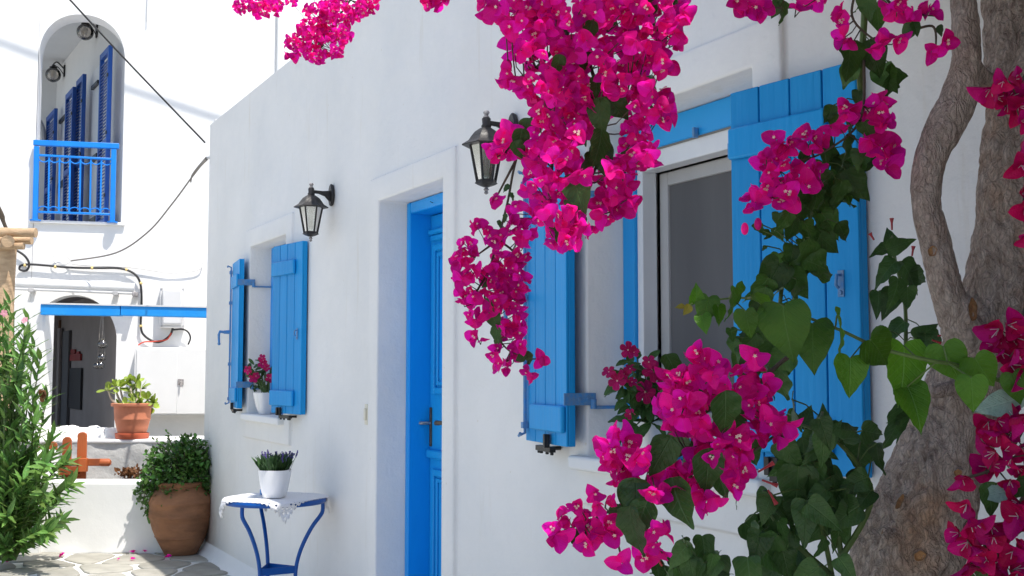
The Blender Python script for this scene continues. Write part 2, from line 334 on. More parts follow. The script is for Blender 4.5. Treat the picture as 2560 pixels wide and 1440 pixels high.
# ------------------------------------------------------------------ mesh building
class MB:
    def __init__(s): s.v = []; s.f = []; s.m = []; s.uv = {}
    def add(s, vs, fs, mi=0):
        k = len(s.v); s.v += [tuple(p) for p in vs]
        s.f += [tuple(i + k for i in f) for f in fs]; s.m += [mi] * len(fs)
        return s
    def box(s, x0, x1, y0, y1, z0, z1, mi=0):
        return s.obox(Vector((x0, y0, z0)), Vector((x1 - x0, 0, 0)), Vector((0, y1 - y0, 0)), Vector((0, 0, z1 - z0)), mi)
    def obox(s, o, a, b, c, mi=0):
        vs = [o, o + a, o + a + b, o + b, o + c, o + a + c, o + a + b + c, o + b + c]
        fs = [(0, 3, 2, 1), (4, 5, 6, 7), (0, 1, 5, 4), (1, 2, 6, 5), (2, 3, 7, 6), (3, 0, 4, 7)]
        if a.cross(b).dot(c) < 0: fs = [f[::-1] for f in fs]
        return s.add(vs, fs, mi)
    def tube(s, pts, rad, n=8, mi=0, cap=True, off=None):
        pts = [Vector(p) for p in pts]
        if not hasattr(rad, '__len__'): rad = [rad] * len(pts)
        k = len(pts); tg = []
        for i in range(k):
            t = pts[min(i + 1, k - 1)] - pts[max(i - 1, 0)]
            tg.append(t.normalized() if t.length > 1e-9 else Vector((0, 0, 1)))
        ref = Vector((0, 0, 1)) if abs(tg[0].z) < 0.9 else Vector((1, 0, 0))
        u = tg[0].cross(ref).normalized(); vs = []
        for i in range(k):
            u = (u - tg[i] * u.dot(tg[i])).normalized(); w = tg[i].cross(u)
            for j in range(n):
                a = 2 * PI * j / n
                d = u * math.cos(a) + w * math.sin(a)
                r = rad[i] * (off(i, a, pts[i] + d * rad[i]) if off else 1)
                vs.append(pts[i] + d * r)
        fs = []
        for i in range(k - 1):
            for j in range(n):
                a, b = i * n + j, i * n + (j + 1) % n
                fs.append((a, b, b + n, a + n))
        if cap:
            fs.append(tuple(range(n))[::-1]); fs.append(tuple((k - 1) * n + j for j in range(n)))
        return s.add(vs, fs, mi)
    def lathe(s, prof, c, n=24, mi=0, ax=None, rot=0.0, rfun=None):
        c = Vector(c); vs = []; fs = []
        for (r, z) in prof:
            for j in range(n):
                a = 2 * PI * j / n + rot
                q = r * (rfun(a, z) if rfun else 1)
                vs.append(c + Vector((q * math.cos(a), q * math.sin(a), z)))
        for i in range(len(prof) - 1):
            for j in range(n):
                a, b = i * n + j, i * n + (j + 1) % n
                fs.append((a, b, b + n, a + n))
        fs.append(tuple(range(n))[::-1]); fs.append(tuple((len(prof) - 1) * n + j for j in range(n)))
        return s.add(vs, fs, mi)
    def prism(s, poly, d, mi=0):
        """polygon (3D, in a plane) pushed along vector d"""
        k = len(poly); vs = [Vector(p) for p in poly] + [Vector(p) + d for p in poly]
        fs = [tuple(range(k))[::-1], tuple(range(k, 2 * k))] + [(i, (i + 1) % k, (i + 1) % k + k, i + k) for i in range(k)]
        return s.add(vs, fs, mi)
    def sphere(s, c, r, nu=16, nv=10, mi=0, sc=(1, 1, 1)):
        c = Vector(c); vs = []; fs = []
        for i in range(1, nv):
            t = PI * i / nv
            for j in range(nu):
                a = 2 * PI * j / nu
                vs.append(c + Vector((r * sc[0] * math.sin(t) * math.cos(a), r * sc[1] * math.sin(t) * math.sin(a), r * sc[2] * math.cos(t))))
        k = len(vs); vs += [c + Vector((0, 0, r * sc[2])), c - Vector((0, 0, r * sc[2]))]
        for i in range(nv - 2):
            for j in range(nu):
                a, b = i * nu + j, i * nu + (j + 1) % nu
                fs.append((a, a + nu, b + nu, b))
        for j in range(nu):
            fs.append((k, j, (j + 1) % nu)); fs.append((k + 1, (nv - 2) * nu + (j + 1) % nu, (nv - 2) * nu + j))
        return s.add(vs, fs, mi)
    def inst(s, tpl, M, mis=None):
        """append a template (verts, faces, mats) moved by matrix M"""
        return s._inst(tpl, M, mis)
    def _inst(s, tpl, M, mis):
        k = len(s.v); s.v += [tuple(M @ Vector(p)) for p in tpl[0]]
        s.f += [tuple(i + k for i in f) for f in tpl[1]]; s.m += list(tpl[2])
        if len(tpl) > 3:
            for i, q in enumerate(tpl[3]): s.uv[k + i] = q
        return s
    def mesh(s, name, mats, smooth=True, sharp=40):
        me = bpy.data.meshes.new(name)
        me.from_pydata(s.v, [], s.f)
        if s.uv:
            ul = me.uv_layers.new(name='leaf'); co = []
            for f in s.f:
                for i in f: co += s.uv.get(i, (0.8, 0.07))
            ul.data.foreach_set('uv', co)
        if isinstance(mats, str): mats = [mats]
        for q in mats: me.materials.append(MAT[q])
        if len(mats) > 1: me.polygons.foreach_set('material_index', s.m)
        if smooth:
            me.polygons.foreach_set('use_smooth', [True] * len(me.polygons))
            if sharp: me.set_sharp_from_angle(angle=R(sharp))
        me.update()
        return me
    def build(s, name, mats, parent=None, smooth=True, bevel=0, seg=2, sharp=40):
        o = bpy.data.objects.new(name, s.mesh(name, mats, smooth, sharp))
        C.objects.link(o)
        if parent: setp(o, parent)
        if bevel:
            b = o.modifiers.new('bevel', 'BEVEL'); b.width = bevel; b.segments = seg; b.limit_method = 'ANGLE'; b.angle_limit = R(35)
            b.harden_normals = False
        return o
def setp(o, p):
    o.parent = p; o.matrix_parent_inverse = p.matrix_basis.inverted()
def tag(o, label=None, cat=None, group=None, kind=None):
    if label: o['label'] = label
    if cat: o['category'] = cat
    if group: o['group'] = group
    if kind: o['kind'] = kind
    return o
def thing(name, label, cat, loc=(0, 0, 0), group=None):
    o = bpy.data.objects.new(name, None); C.objects.link(o); o.location = loc
    o.empty_display_size = 0.1
    return tag(o, label, cat, group)
def inst(name, me, M, parent):
    o = bpy.data.objects.new(name, me); C.objects.link(o); o.matrix_basis = M
    setp(o, parent); return o
def V(*a): return Vector(a)
def spline(pts, k=6):
    """Catmull-Rom through points (any dimension tuple)"""
    out = []; n = len(pts)
    for i in range(n - 1):
        p0, p1, p2, p3 = pts[max(i - 1, 0)], pts[i], pts[i + 1], pts[min(i + 2, n - 1)]
        for j in range(k):
            t = j / k
            out.append(tuple(0.5 * (2 * b + (c - a) * t + (2 * a - 5 * b + 4 * c - d) * t * t + (3 * b - a - 3 * c + d) * t ** 3) for a, b, c, d in zip(p0, p1, p2, p3)))
    out.append(tuple(pts[-1]))
    return out

# ================================================================== GROUND
rng = random.Random(7)
g = MB(); g.add([(-60, -60, 0), (60, -60, 0), (60, 60, 0), (-60, 60, 0)], [(0, 1, 2, 3)])
tag(g.build('ground', 'ground_mix', smooth=False), kind='structure')
XA, XB, YA, YB = -10.2, -1.2, -3.6, -0.06
pv = MB(); pv.add([(XA, YA, .004), (XB, YA, .004), (XB, -0.001, .004), (XA, -0.001, .004)], [(0, 1, 2, 3)])
paving = tag(pv.build('paving', 'joint_white', smooth=False), kind='structure')
def clip(poly, n, d):
    out = []
    for i in range(len(poly)):
        a, b = poly[i], poly[(i + 1) % len(poly)]
        da, db = a[0] * n[0] + a[1] * n[1] - d, b[0] * n[0] + b[1] * n[1] - d
        if da <= 0: out.append(a)
        if da * db < 0:
            t = da / (da - db); out.append((a[0] + (b[0] - a[0]) * t, a[1] + (b[1] - a[1]) * t))
    return out
seeds = []
tries = 0
while len(seeds) < 235 and tries < 60000:
    tries += 1
    p = (rng.uniform(XA, XB), rng.uniform(YA, YB))
    if all((p[0] - q[0]) ** 2 + (p[1] - q[1]) ** 2 > 0.30 ** 2 for q in seeds): seeds.append(p)
for i, s in enumerate(seeds):
    poly = [(XA, YA), (XB, YA), (XB, YB), (XA, YB)]
    gap = rng.uniform(0.018, 0.034)
    for j, q in enumerate(seeds):
        if i == j or abs(q[0] - s[0]) > 1.3 or abs(q[1] - s[1]) > 1.3: continue
        n = (q[0] - s[0], q[1] - s[1]); L = math.hypot(*n); n = (n[0] / L, n[1] / L)
        poly = clip(poly, n, (s[0] + q[0]) / 2 * n[0] + (s[1] + q[1]) / 2 * n[1] - gap)
        if len(poly) < 3: break
    if len(poly) < 3: continue
    # rounded, uneven outline
    pts = []
    k = len(poly)
    for a in range(k):
        p0, p1, p2 = poly[a - 1], poly[a], poly[(a + 1) % k]
        pts.append((p1[0] * .7 + p0[0] * .3 + rng.uniform(-.006, .006), p1[1] * .7 + p0[1] * .3 + rng.uniform(-.006, .006)))
        pts.append((p1[0] * .88 + (p0[0] + p2[0]) * .06, p1[1] * .88 + (p0[1] + p2[1]) * .06))
        pts.append((p1[0] * .7 + p2[0] * .3 + rng.uniform(-.006, .006), p1[1] * .7 + p2[1] * .3 + rng.uniform(-.006, .006)))
    m = MB(); k = len(pts); h = rng.uniform(.014, .020)
    ca = (sum(p[0] for p in pts) / k, sum(p[1] for p in pts) / k)
    vs = [(p[0] - s[0], p[1] - s[1], 0.001) for p in pts] + [(p[0] - s[0], p[1] - s[1], h - .004) for p in pts] + \
         [((p[0] - s[0]) * .97 + (ca[0] - s[0]) * .03, (p[1] - s[1]) * .97 + (ca[1] - s[1]) * .03, h) for p in pts]
    fs = [(b, (b + 1) % k, (b + 1) % k + k, b + k) for b in range(k)] + [(b + k, (b + 1) % k + k, (b + 1) % k + 2 * k, b + 2 * k) for b in range(k)] + [tuple(range(2 * k, 3 * k))]
    m.add(vs, fs)
    inst('stone', m.mesh('stone', 'paving_stone', True, 30), Matrix.Translation((s[0], s[1], 0)), paving)

# ================================================================== THE WHITE HOUSE WITH THE BLUE DOOR
HX0, HX1, HTOP = -9.58, 2.6, 3.57
W1, W2, DR = (-8.16, -7.28), (-3.52, -2.59), (-5.61, -4.79)
ZS, ZH, DH = 1.185, 2.395, 2.39
TW = 0.13
house = thing('house', 'long white plastered house with blue door and open blue shutters', 'house', (HX0, 0, 0))
xs = sorted({HX0, W1[0] - TW, W1[0], W1[1], W1[1] + TW, DR[0] - TW, DR[0], DR[1], DR[1] + TW, W2[0] - TW, W2[0], W2[1], W2[1] + TW, HX1})
zs = [0, ZS - 0.17, ZS, DH, ZH + 0.001, DH + TW, HTOP]
def cell(xc, zc):
    for w in (W1, W2):
        if w[0] < xc < w[1] and ZS < zc < ZH: return 0.30
        if w[0] - TW < xc < w[1] + TW and ZS - .17 < zc < ZH + TW: return -0.022
    if DR[0] < xc < DR[1] and zc < DH: return 0.34
    if DR[0] - TW < xc < DR[1] + TW and zc < DH + TW: return -0.022
    return 0.0
def relief(m, xs, zs, cell, opening=0.2):
    nx, nzz = len(xs) - 1, len(zs) - 1
    D = [[cell((xs[i] + xs[i + 1]) / 2, (zs[j] + zs[j + 1]) / 2) for j in range(nzz)] for i in range(nx)]
    for i in range(nx):
        for j in range(nzz):
            d = D[i][j]; x0, x1, z0, z1 = xs[i], xs[i + 1], zs[j], zs[j + 1]
            if d < opening: m.add([(x0, d, z0), (x1, d, z0), (x1, d, z1), (x0, d, z1)], [(0, 1, 2, 3)])
            if i + 1 < nx and D[i + 1][j] != d:
                e = D[i + 1][j]; m.add([(x1, d, z0), (x1, e, z0), (x1, e, z1), (x1, d, z1)], [(0, 1, 2, 3)])
            if j + 1 < nzz and D[i][j + 1] != d:
                e = D[i][j + 1]; m.add([(x0, d, z1), (x1, d, z1), (x1, e, z1), (x0, e, z1)], [(0, 1, 2, 3)])
m = MB()
zs = [0, ZS - 0.17, ZS, DH, ZH, DH + TW, ZH + TW + .0001, HTOP]
zs = sorted(set(round(z, 4) for z in [0, ZS - .17, ZS, ZH, ZH + TW, HTOP]))
DH = ZH
relief(m, xs, zs, cell)
HB = 6.0
m.add([(HX0, 0, 0), (HX0, HB, 0), (HX0, HB, HTOP), (HX0, 0, HTOP)], [(0, 3, 2, 1)])
m.add([(HX1, 0, 0), (HX1, HB, 0), (HX1, HB, HTOP), (HX1, 0, HTOP)], [(0, 1, 2, 3)])
m.add([(HX0, 0, HTOP), (HX1, 0, HTOP), (HX1, HB, HTOP), (HX0, HB, HTOP)], [(0, 1, 2, 3)])
m.add([(HX0, HB, 0), (HX1, HB, 0), (HX1, HB, HTOP), (HX0, HB, HTOP)], [(0, 3, 2, 1)])
bm = bmesh.new(); me = m.mesh('wall', 'facade_plaster')
bm.from_mesh(me); bmesh.ops.remove_doubles(bm, verts=bm.verts, dist=1e-4); bmesh.ops.recalc_face_normals(bm, faces=bm.faces)
bm.to_mesh(me); bm.free()
wall = bpy.data.objects.new('wall', me); C.objects.link(wall); setp(wall, house)
b = wall.modifiers.new('round', 'BEVEL'); b.width = 0.016; b.segments = 3; b.limit_method = 'ANGLE'; b.angle_limit = R(40)
# flared foot where the wall meets the paving
m = MB(); m.add([(HX0, -.07, .003), (DR[0] - TW, -.07, .003), (DR[0] - TW, -.022, .05), (HX0, -.022, .05), (HX0, .02, .16), (DR[0] - TW, .02, .16)], [(0, 1, 2, 3), (3, 2, 5, 4)])
m.build('wall_foot', 'facade_plaster', house)
# door step
MB().box(DR[0] + .002, DR[1] - .002, -.05, .33, .004, .10).build('doorstep', 'white_coping', house, bevel=.012)
# dark room behind the openings
def room(x0, x1, z0, z1):
    m = MB(); y0, y1 = .36, 1.6
    m.add([(x0, y0, z0), (x1, y0, z0), (x1, y1, z0), (x0, y1, z0), (x0, y0, z1), (x1, y0, z1), (x1, y1, z1), (x0, y1, z1)], [(0, 1, 2, 3), (4, 7, 6, 5), (2, 6, 7, 3), (0, 3, 7, 4), (1, 5, 6, 2)])
    m.build('room', 'interior_paint', house, smooth=False)

def sill(x0, x1):
    MB().box(x0, x1, -.065, .20, ZS - .045, ZS + .006).build('window_sill', 'white_coping', house, bevel=.012, seg=3)
sill(W1[0] - .05, W1[1] + .02); sill(W2[0] - .07, W2[1] + .06)

def window(w, label=None):
    x0, x1 = w[0] + .003, w[1] - .003; z0, z1 = ZS + .008, ZH - .003
    # blue outer frame
    m = MB(); f = .075; ya, yb = .135, .20
    m.box(x0, x0 + f, ya, yb, z0, z1); m.box(x1 - f, x1, ya, yb, z0, z1)
    m.box(x0 + f, x1 - f, ya + .002, yb, z1 - .10, z1); m.box(x0 + f, x1 - f, ya + .002, yb, z0, z0 + f)
    fr = m.build('window', 'door_blue' if w is W1 else 'leaf_blue', house, bevel=.006)
    # white inner frame
    m = MB(); a0, a1, c0, c1 = x0 + f, x1 - f, z0 + f, z1 - .10; t = .035; ya, yb = .150, .215
    m.box(a0, a0 + t, ya, yb, c0, c1); m.box(a1 - t, a1, ya, yb, c0, c1)
    m.box(a0 + t, a1 - t, ya, yb, c1 - .07, c1); m.box(a0 + t, a1 - t, ya, yb, c0, c0 + t)
    m.build('frame', 'pvc_white', fr, bevel=.004)
    s0, s1, q0, q1 = a0 + t + .002, a1 - t - .002, c0 + t + .002, c1 - .072
    m = MB(); ya, yb = .225, .25; t = .05
    m.box(s0, s0 + t, ya, yb, q0, q1); m.box(s1 - t, s1, ya, yb, q0, q1); m.box(s0 + t, s1 - t, ya, yb, q1 - t, q1); m.box(s0 + t, s1 - t, ya, yb, q0, q0 + t)
    m.build('sash', 'sash_grey', fr, bevel=.004)
    MB().box(s0 + t, s1 - t, .236, .240, q0 + t, q1 - t).build('insect_screen', 'screen_grey', fr)
    MB().box(s0 + t, s1 - t, .262, .266, q0, q1).build('pane', 'window_glass', fr)
    # track lip and little catch at the head
    MB().box(a0 + .02, a1 - .02, .143, .149, c1 - .006, c1 + .004).build('head_track', 'cable_grey', fr)
    xm = (a0 + a1) / 2
    MB().box(xm - .006, xm + .006, .115, .134, c1 - .01, c1 + .025).build('catch', 'hinge_blue', fr, bevel=.002)
    return fr
win1 = window(W1); win2 = window(W2)
room(W1[0], W1[1], 1.0, 2.6); room(W2[0], W2[1], 1.0, 2.6)

def shutter(H, E, side, wname):
    """H hinge corner, E free corner of the street face (plan), side +1 opens to the right"""
    H = V(H[0], H[1], 0); E = V(E[0], E[1], 0)
    z0, z1 = 1.225, 2.305
    e = (E - H); w = e.length; e.normalize(); n = V(e.y, -e.x, 0)
    if n.y > 0: n = -n
    Z = V(0, 0, 1); T = .036
    m = MB(); m.obox(H - n * .010 + Z * z0, e * w, -n * (T - .010), Z * (z1 - z0))
    sh = m.build('shutter', 'shutter_blue', house, bevel=.003)
    k = 4; g = .005; pw = (w - g * (k - 1)) / k
    for i in range(k):
        m = MB(); m.obox(H + e * (i * (pw + g)) - n * .0098 + Z * z0, e * pw, n * .0098, Z * (z1 - z0))
        m.build('plank', 'shutter_blue', sh, bevel=.0025)
    hgt = z1 - z0
    for (a, bb) in ((.10, .185), (.865, .955)):
        za, zb = z1 - bb * hgt, z1 - a * hgt
        m = MB(); m.obox(H + e * .004 + n * .0003 + Z * za, e * (w * .79), n * .019, Z * (zb - za))
        m.build('batten', 'shutter_blue', sh, bevel=.007, seg=2)
    # hinge arms back to the frame
    for zc in (z1 - .17, z0 + .17):
        m = MB()
        p = H - n * T * .55 + Z * zc
        jx = W1 if wname == 1 else W2
        xe = jx[0] + .012 if side < 0 else jx[1] - .012
        q = V(xe + (.010 if side < 0 else -.010), .145, zc - .02)
        d = (V(q.x, q.y, 0) - V(p.x, p.y, 0)); L = d.length; d.normalize(); sd_ = V(-d.y, d.x, 0)
        m.obox(p - sd_ * .003 - Z * .022 - d * .03, d * (L * .42 + .03), sd_ * .006, Z * .044)
        m.tube([p + d * L * .38 - Z * .0, p + d * L * .38 - Z * .035], .012, 10)
        m.tube([p + d * L * .38 - Z * .03, p + d * L - Z * .03], .0065, 8)
        m.tube([p + d * L * .14 + sd_ * .004, p + d * L * .14 - sd_ * .006], .007, 8)
        m.tube([p + d * L * .28 + sd_ * .004, p + d * L * .28 - sd_ * .006], .007, 8)
        m.build('hinge_arm', 'hinge_blue', sh, bevel=.0012)
    if side < 0:
        # espagnolette rod with lever on the free edge
        f = H + e * (w - .02) + n * .012
        m = MB(); m.tube([f + Z * (z0 + .05), f + Z * (z1 - .05)], .007, 8)
        for zc in (z0 + .06, z0 + .32, z1 - .3, z1 - .07):
            m.obox(f - e * .013 - n * .008 + Z * (zc - .012), e * .026, n * .020, Z * .024)
        for zc, s in ((z0 + .03, -1), (z1 - .03, 1)):
            m.tube([f + Z * (zc - s * .04), f + Z * zc, f + Z * (zc + s * .01) + n * .025, f + Z * (zc - s * .0) + n * .03 - e * .03], .006, 8)
        m.build('bolt_rod', 'hinge_blue', sh)
        zc = (z0 + z1) / 2 + .02
        m = MB(); m.tube([f + Z * zc - n * .005, f + Z * zc + n * .045], [.016, .013], 12)
        m.tube([f + Z * zc + n * .045, f + Z * (zc + .004) + n * .075, f + Z * (zc - .02) + n * .083, f + Z * (zc - .085) + n * .080], [.011, .011, .010, .008], 10)
        m.sphere(f + Z * (zc - .088) + n * .080, .012, 10, 6)
        m.build('lever_handle', 'hinge_blue', sh)
    else:
        f = H + e * (w * .87) + n * .001; zc = (z0 + z1) / 2 - .04
        m = MB(); m.obox(f - e * .010 + Z * (zc - .035), e * .020, n * .003, Z * .07)
        m.tube([f + Z * (zc + .022), f + Z * (zc + .022) + n * .018, f + Z * (zc - .005) + n * .022, f + Z * (zc - .012) + n * .012], .0045, 8)
        m.tube([f + Z * (zc - .024), f + Z * (zc - .024) + n * .008], .006, 8)
        m.build('latch', 'hinge_blue', sh, bevel=.001)
    # black wall catch that holds the bottom of the leaf
    f = H + e * (w * (.30 if side > 0 else .34)) + n * .004
    m = MB()
    m.obox(f + Z * (z0 - .030) - n * .02, e * .155, n * .024, Z * .020)
    m.obox(f + Z * (z0 - .012) + n * .0035, e * .040, n * .012, Z * .050)
    m.obox(f + Z * (z0 - .012) + n * .0155, e * .018, n * .010, Z * .050)
    for t in (.01, .06, .12, .145):
        m.tube([f + e * t - n * .008 + Z * (z0 - .040), f + e * t - n * .008 + Z * (z0 - .028)], .007, 8)
    m.tube([f + e * .08 - n * .01 + Z * (z0 - .02), V((f + e * .08).x, 0.005, z0 - .02)], .008, 8)
    m.build('wall_catch', 'black_iron', sh, bevel=.002)
    return sh
shutter((-8.165, -.095), (-8.588, -.038), -1, 1)
shutter((-7.265, -.105), (-6.835, -.045), 1, 1)
shutter((-3.525, -.105), (-3.945, -.040), -1, 2)
shutter((-2.585, -.105), (-2.150, -.045), 1, 2)

# ---- door
fx0, fx1 = DR[0] + .003, DR[1] - .003
m = MB(); fw = .045
m.box(fx0, fx0 + fw, .140, .335, .102, DH - .003); m.box(fx1 - fw, fx1, .140, .335, .102, DH - .003)
m.box(fx0 + fw, fx1 - fw, .143, .335, DH - .065, DH - .003)
m.build('door_frame', 'door_blue', house, bevel=.008)
lx0, lx1, lz1 = fx0 + fw + .004, fx1 - fw - .004, DH - .07
door = MB().box(lx0, lx1, .262, .305, .108, lz1).build('door', 'leaf_blue', house, bevel=.004)
def zY(px, py, Y=.25): return onY(px, py, Y).z
def ring(x0, x1, z0, z1, t, y0, y1, name, parent, matn='leaf_blue', bevel=.004):
    m = MB(); m.box(x0, x0 + t, y0, y1, z0, z1); m.box(x1 - t, x1, y0, y1, z0, z1)
    m.box(x0 + t, x1 - t, y0, y1, z1 - t, z1); m.box(x0 + t, x1 - t, y0, y1, z0, z0 + t)
    return m.build(name, matn, parent, bevel=bevel)
zt = zY(1075, 575); zp1 = zY(1085, 640); zp0 = zY(1085, 985); zm = zY(1075, 1123)
MB().box(lx0 + .004, lx1 - .004, .240, .2618, zt - .03, zt).build('cornice', 'leaf_blue', door, bevel=.008)
MB().box(lx0 + .02, lx1 - .02, .247, .2618, zt - .065, zt - .032).build('cornice', 'leaf_blue', door, bevel=.008)
ring(lx0 + .05, lx1 - .05, zp0, zp1 + .06, .035, .245, .2618, 'panel_moulding', door)
ring(lx0 + .095, lx1 - .095, zp0 + .045, zp1 + .015, .022, .252, .2618, 'panel_moulding', door)
MB().box(lx0 + .13, lx1 - .13, .256, .2617, zp0 + .08, zp1 - .02).build('panel', 'door_blue', door, bevel=.004)
MB().box(lx0 + .004, lx1 - .004, .236, .2618, zm - .045, zm).build('mid_rail_cap', 'leaf_blue', door, bevel=.010, seg=3)
ring(lx0 + .05, lx1 - .05, .22, zm - .10, .035, .245, .2618, 'panel_moulding', door)
ring(lx0 + .095, lx1 - .095, .265, zm - .145, .022, .252, .2618, 'panel_moulding', door)
MB().box(lx0 + .14, lx1 - .14, .254, .2617, zm - .24, zm - .19).build('panel', 'leaf_blue', door, bevel=.005)
MB().box(lx0 + .14, lx1 - .14, .256, .2617, .32, zm - .26).build('panel', 'leaf_blue', door, bevel=.005)
a = onY(1068, 1018, .255); c = onY(1068, 1115, .255)
m = MB(); m.box(lx0 + .008, lx0 + .030, .254, .2619, c.z, a.z); m.build('lock_plate', 'brass_dark', door, bevel=.002)
p = onY(1068, 1057, .25)
m = MB(); m.tube([V(lx0 + .02, .256, p.z), V(lx0 + .015, .215, p.z), V(lx0 - .03, .20, p.z)], [.008, .009, .010], 10); m.build('lock_knob', 'steel', door)
p = onY(1108, 1057, .22)
m = MB(); m.box(p.x - .01, p.x + .05, .252, .2619, p.z - .03, p.z + .03)
m.tube([V(p.x + .02, .255, p.z), V(p.x + .015, .205, p.z), V(p.x - .03, .195, p.z), V(p.x - .055, .205, p.z - .004), V(p.x - .06, .225, p.z - .006)], [.010, .011, .012, .012, .010], 10)
m.build('door_handle', 'brass_dark', door)
p = onY(1082, 507, .14); MB().tube([V(p.x, .14, p.z), V(p.x + .03, .112, p.z)], .002, 6).build('nail', 'black_iron', door)

# ---- light switch
p = onY(918, 1036, -.004)
sw = MB().box(p.x - .022, p.x + .022, -.012, .004, p.z - .055, p.z + .055).build('light_switch', 'switch_cream', bevel=.003)
tag(sw, 'cream light switch plate on the white wall beside the blue door', 'light switch')
MB().box(p.x - .013, p.x + .013, -.021, -.0125, p.z - .032, p.z + .032).build('rocker', 'switch_cream', sw, bevel=.003)

# ---- wall lanterns
def lantern(wp, cx, cy, ztop, label):
    """wp wall x, (cx,cy) lantern axis"""
    t = thing('wall_lantern', label, 'lantern', (cx, 0, ztop - .347), 'black wall lanterns beside the door')
    z0 = ztop - .347; c = V(cx, cy, z0); rot = R(12)
    hexr = lambda prof, name, mt, n=6, sharp=25: MB().lathe(prof, c, n, rot=rot).build(name, mt, t, sharp=sharp)
    hexr([(.003, 0), (.010, .006), (.006, .014), (.012, .020), (.006, .028), (.012, .034)], 'drop_finial', 'worn_metal', 10, 60)
    hexr([(.012, .030), (.030, .036), (.048, .045), (.044, .050), (.040, .056)], 'cup', 'lantern_black')
    hexr([(.072, .200), (.100, .200), (.101, .205), (.074, .222), (.062, .240), (.048, .258), (.028, .272), (.020, .276)], 'cap', 'lantern_black')
    hexr([(.018, .272), (.022, .282), (.017, .290), (.019, .312), (.014, .318)], 'neck', 'lantern_black', 10, 60)
    hexr([(.010, .314), (.014, .320), (.008, .328), (.014, .338), (.010, .346), (.002, .348)], 'top_finial', 'worn_metal', 10, 60)
    rt, rb = .066, .038
    m = MB()
    for i in range(6):
        a = rot + i * PI / 3
        d = V(math.cos(a), math.sin(a), 0)
        m.tube([c + d * rb + V(0, 0, .052), c + d * rt + V(0, 0, .204)], .0055, 6)
        a2 = a + PI / 3; d2 = V(math.cos(a2), math.sin(a2), 0)
        m.tube([c + d * rb + V(0, 0, .055), c + d2 * rb + V(0, 0, .055)], .005, 6)
    m.build('cage', 'lantern_black', t)
    for i in range(6):
        a = rot + i * PI / 3; a2 = a + PI / 3
        d, d2 = V(math.cos(a), math.sin(a), 0), V(math.cos(a2), math.sin(a2), 0)
        q = [c + d * (rb - .001) + V(0, 0, .055), c + d2 * (rb - .001) + V(0, 0, .055), c + d2 * (rt - .001) + V(0, 0, .200), c + d * (rt - .001) + V(0, 0, .200)]
        nn = -(d + d2).normalized() * .002
        MB().prism(q, nn).build('pane', 'lantern_glass', t, smooth=False)
    m = MB(); m.lathe([(.016, .165), (.016, .200)], c, 12); m.build('lamp_holder', 'switch_cream', t)
    m = MB()
    for k in range(3):
        a = k * 2 * PI / 3; o = c + V(.010 * math.cos(a), .010 * math.sin(a), 0)
        m.tube([o + V(0, 0, .165), o + V(0, 0, .085), o * .5 + c * .5 + V(0, 0, .080)], .0065, 8)
    m.build('bulb', 'bulb_white', t)
    # arm and wall plate
    zc = z0 + .296
    w = V(wp, 0, zc)
    d = (V(wp, 0, 0) - V(cx, cy, 0)); L = d.length; d.normalize(); s = V(-d.y, d.x, 0)
    prof = [(0.0, .010), (0, -.008), (L * .35, -.010), (L * .62, -.022), (L * .85, -.055), (L - .012, -.075), (L - .012, .022), (L * .8, .012), (L * .5, .008)]
    m = MB(); m.prism([V(cx, cy, zc + zz) + d * q - s * .010 for q, zz in prof], s * .020); m.build('arm', 'lantern_black', t, bevel=.004)
    o = V(wp, -.003, zc - .012)
    pl = []
    for k in range(12):
        a = 2 * PI * k / 12; pl.append(o + V(.038 * math.cos(a), 0, .068 * math.sin(a)))
    m = MB(); m.prism(pl, V(0, -.018, 0)); m.build('wall_plate', 'lantern_black', t, bevel=.007)
    return t
pa = onY(829, 490, -.01); pl_ = onY(786, 458, -.15)
lantern(pa.x + .0, onX(786, 500, pa.x).x, -.135, onY(784, 455, -.135).z, 'black wall lantern between the small window and the door')
pb = onY(1283, 312, -.01)
lantern(pb.x, pb.x, -.135, onY(1217, 276, -.135).z, 'black wall lantern right of the door, partly behind pink flowers')

# ================================================================== THE BUILDING ACROSS THE LITTLE COURT
BA = R(75)                                     # direction of its front, measured from the view axis
BU = (HF * math.cos(BA) + RT * math.sin(BA)).normalized()
BN = V(BU.y, -BU.x, 0)
if BN.dot(HF) > 0: BN = -BN                    # points to the street
B0 = dep(200, 925, 11.7); B0.z = 0
def bpx(px, py, off=0.0):
    return onP(px, py, B0 + BN * off, BN)
def bu(px, py, off=0.0):
    q = bpx(px, py, off); return (q - B0).dot(BU), q.z
def bw(u, z, off=0.0): return B0 + BU * u + BN * off + V(0, 0, z)
back = thing('white_building', 'tall sunlit white building with arched balcony behind the court', 'building', B0)
def arch(u0, u1, zb, zs, zt, n=2.0):
    def f(u):
        if u < u0 - 1e-6 or u > u1 + 1e-6: return None
        t = abs((u - (u0 + u1) / 2) / ((u1 - u0) / 2)); t = min(t, 1)
        return zb, zs + (zt - zs) * (max(0, 1 - t ** n)) ** (1 / n)
    return f
uB0, uB1 = bu(92, 300)[0], bu(309, 300)[0]
zB0, zBs, zBt = bu(200, 553)[1], bu(200, 150)[1], bu(200, 36)[1]
uD0, uD1 = bu(72, 900)[0], bu(290, 900)[0]
zDs, zDt = bu(180, 850)[1], bu(180, 738)[1]
opB, opD = arch(uB0, uB1, zB0, zBs, zBt, 2.2), arch(uD0, uD1, 0.12, zDs, zDt, 2.0)
us = [-4.5, 9.0]
for (a, bb) in ((uB0, uB1), (uD0, uD1)):
    us += [(a + bb) / 2 + (bb - a) / 2 * -math.cos(PI * k / 28) for k in range(29)]
us = sorted(us); us = [u for i, u in enumerate(us) if i == 0 or u - us[i - 1] > 1e-5]
BT, TH = 9.5, 0.28
m = MB()
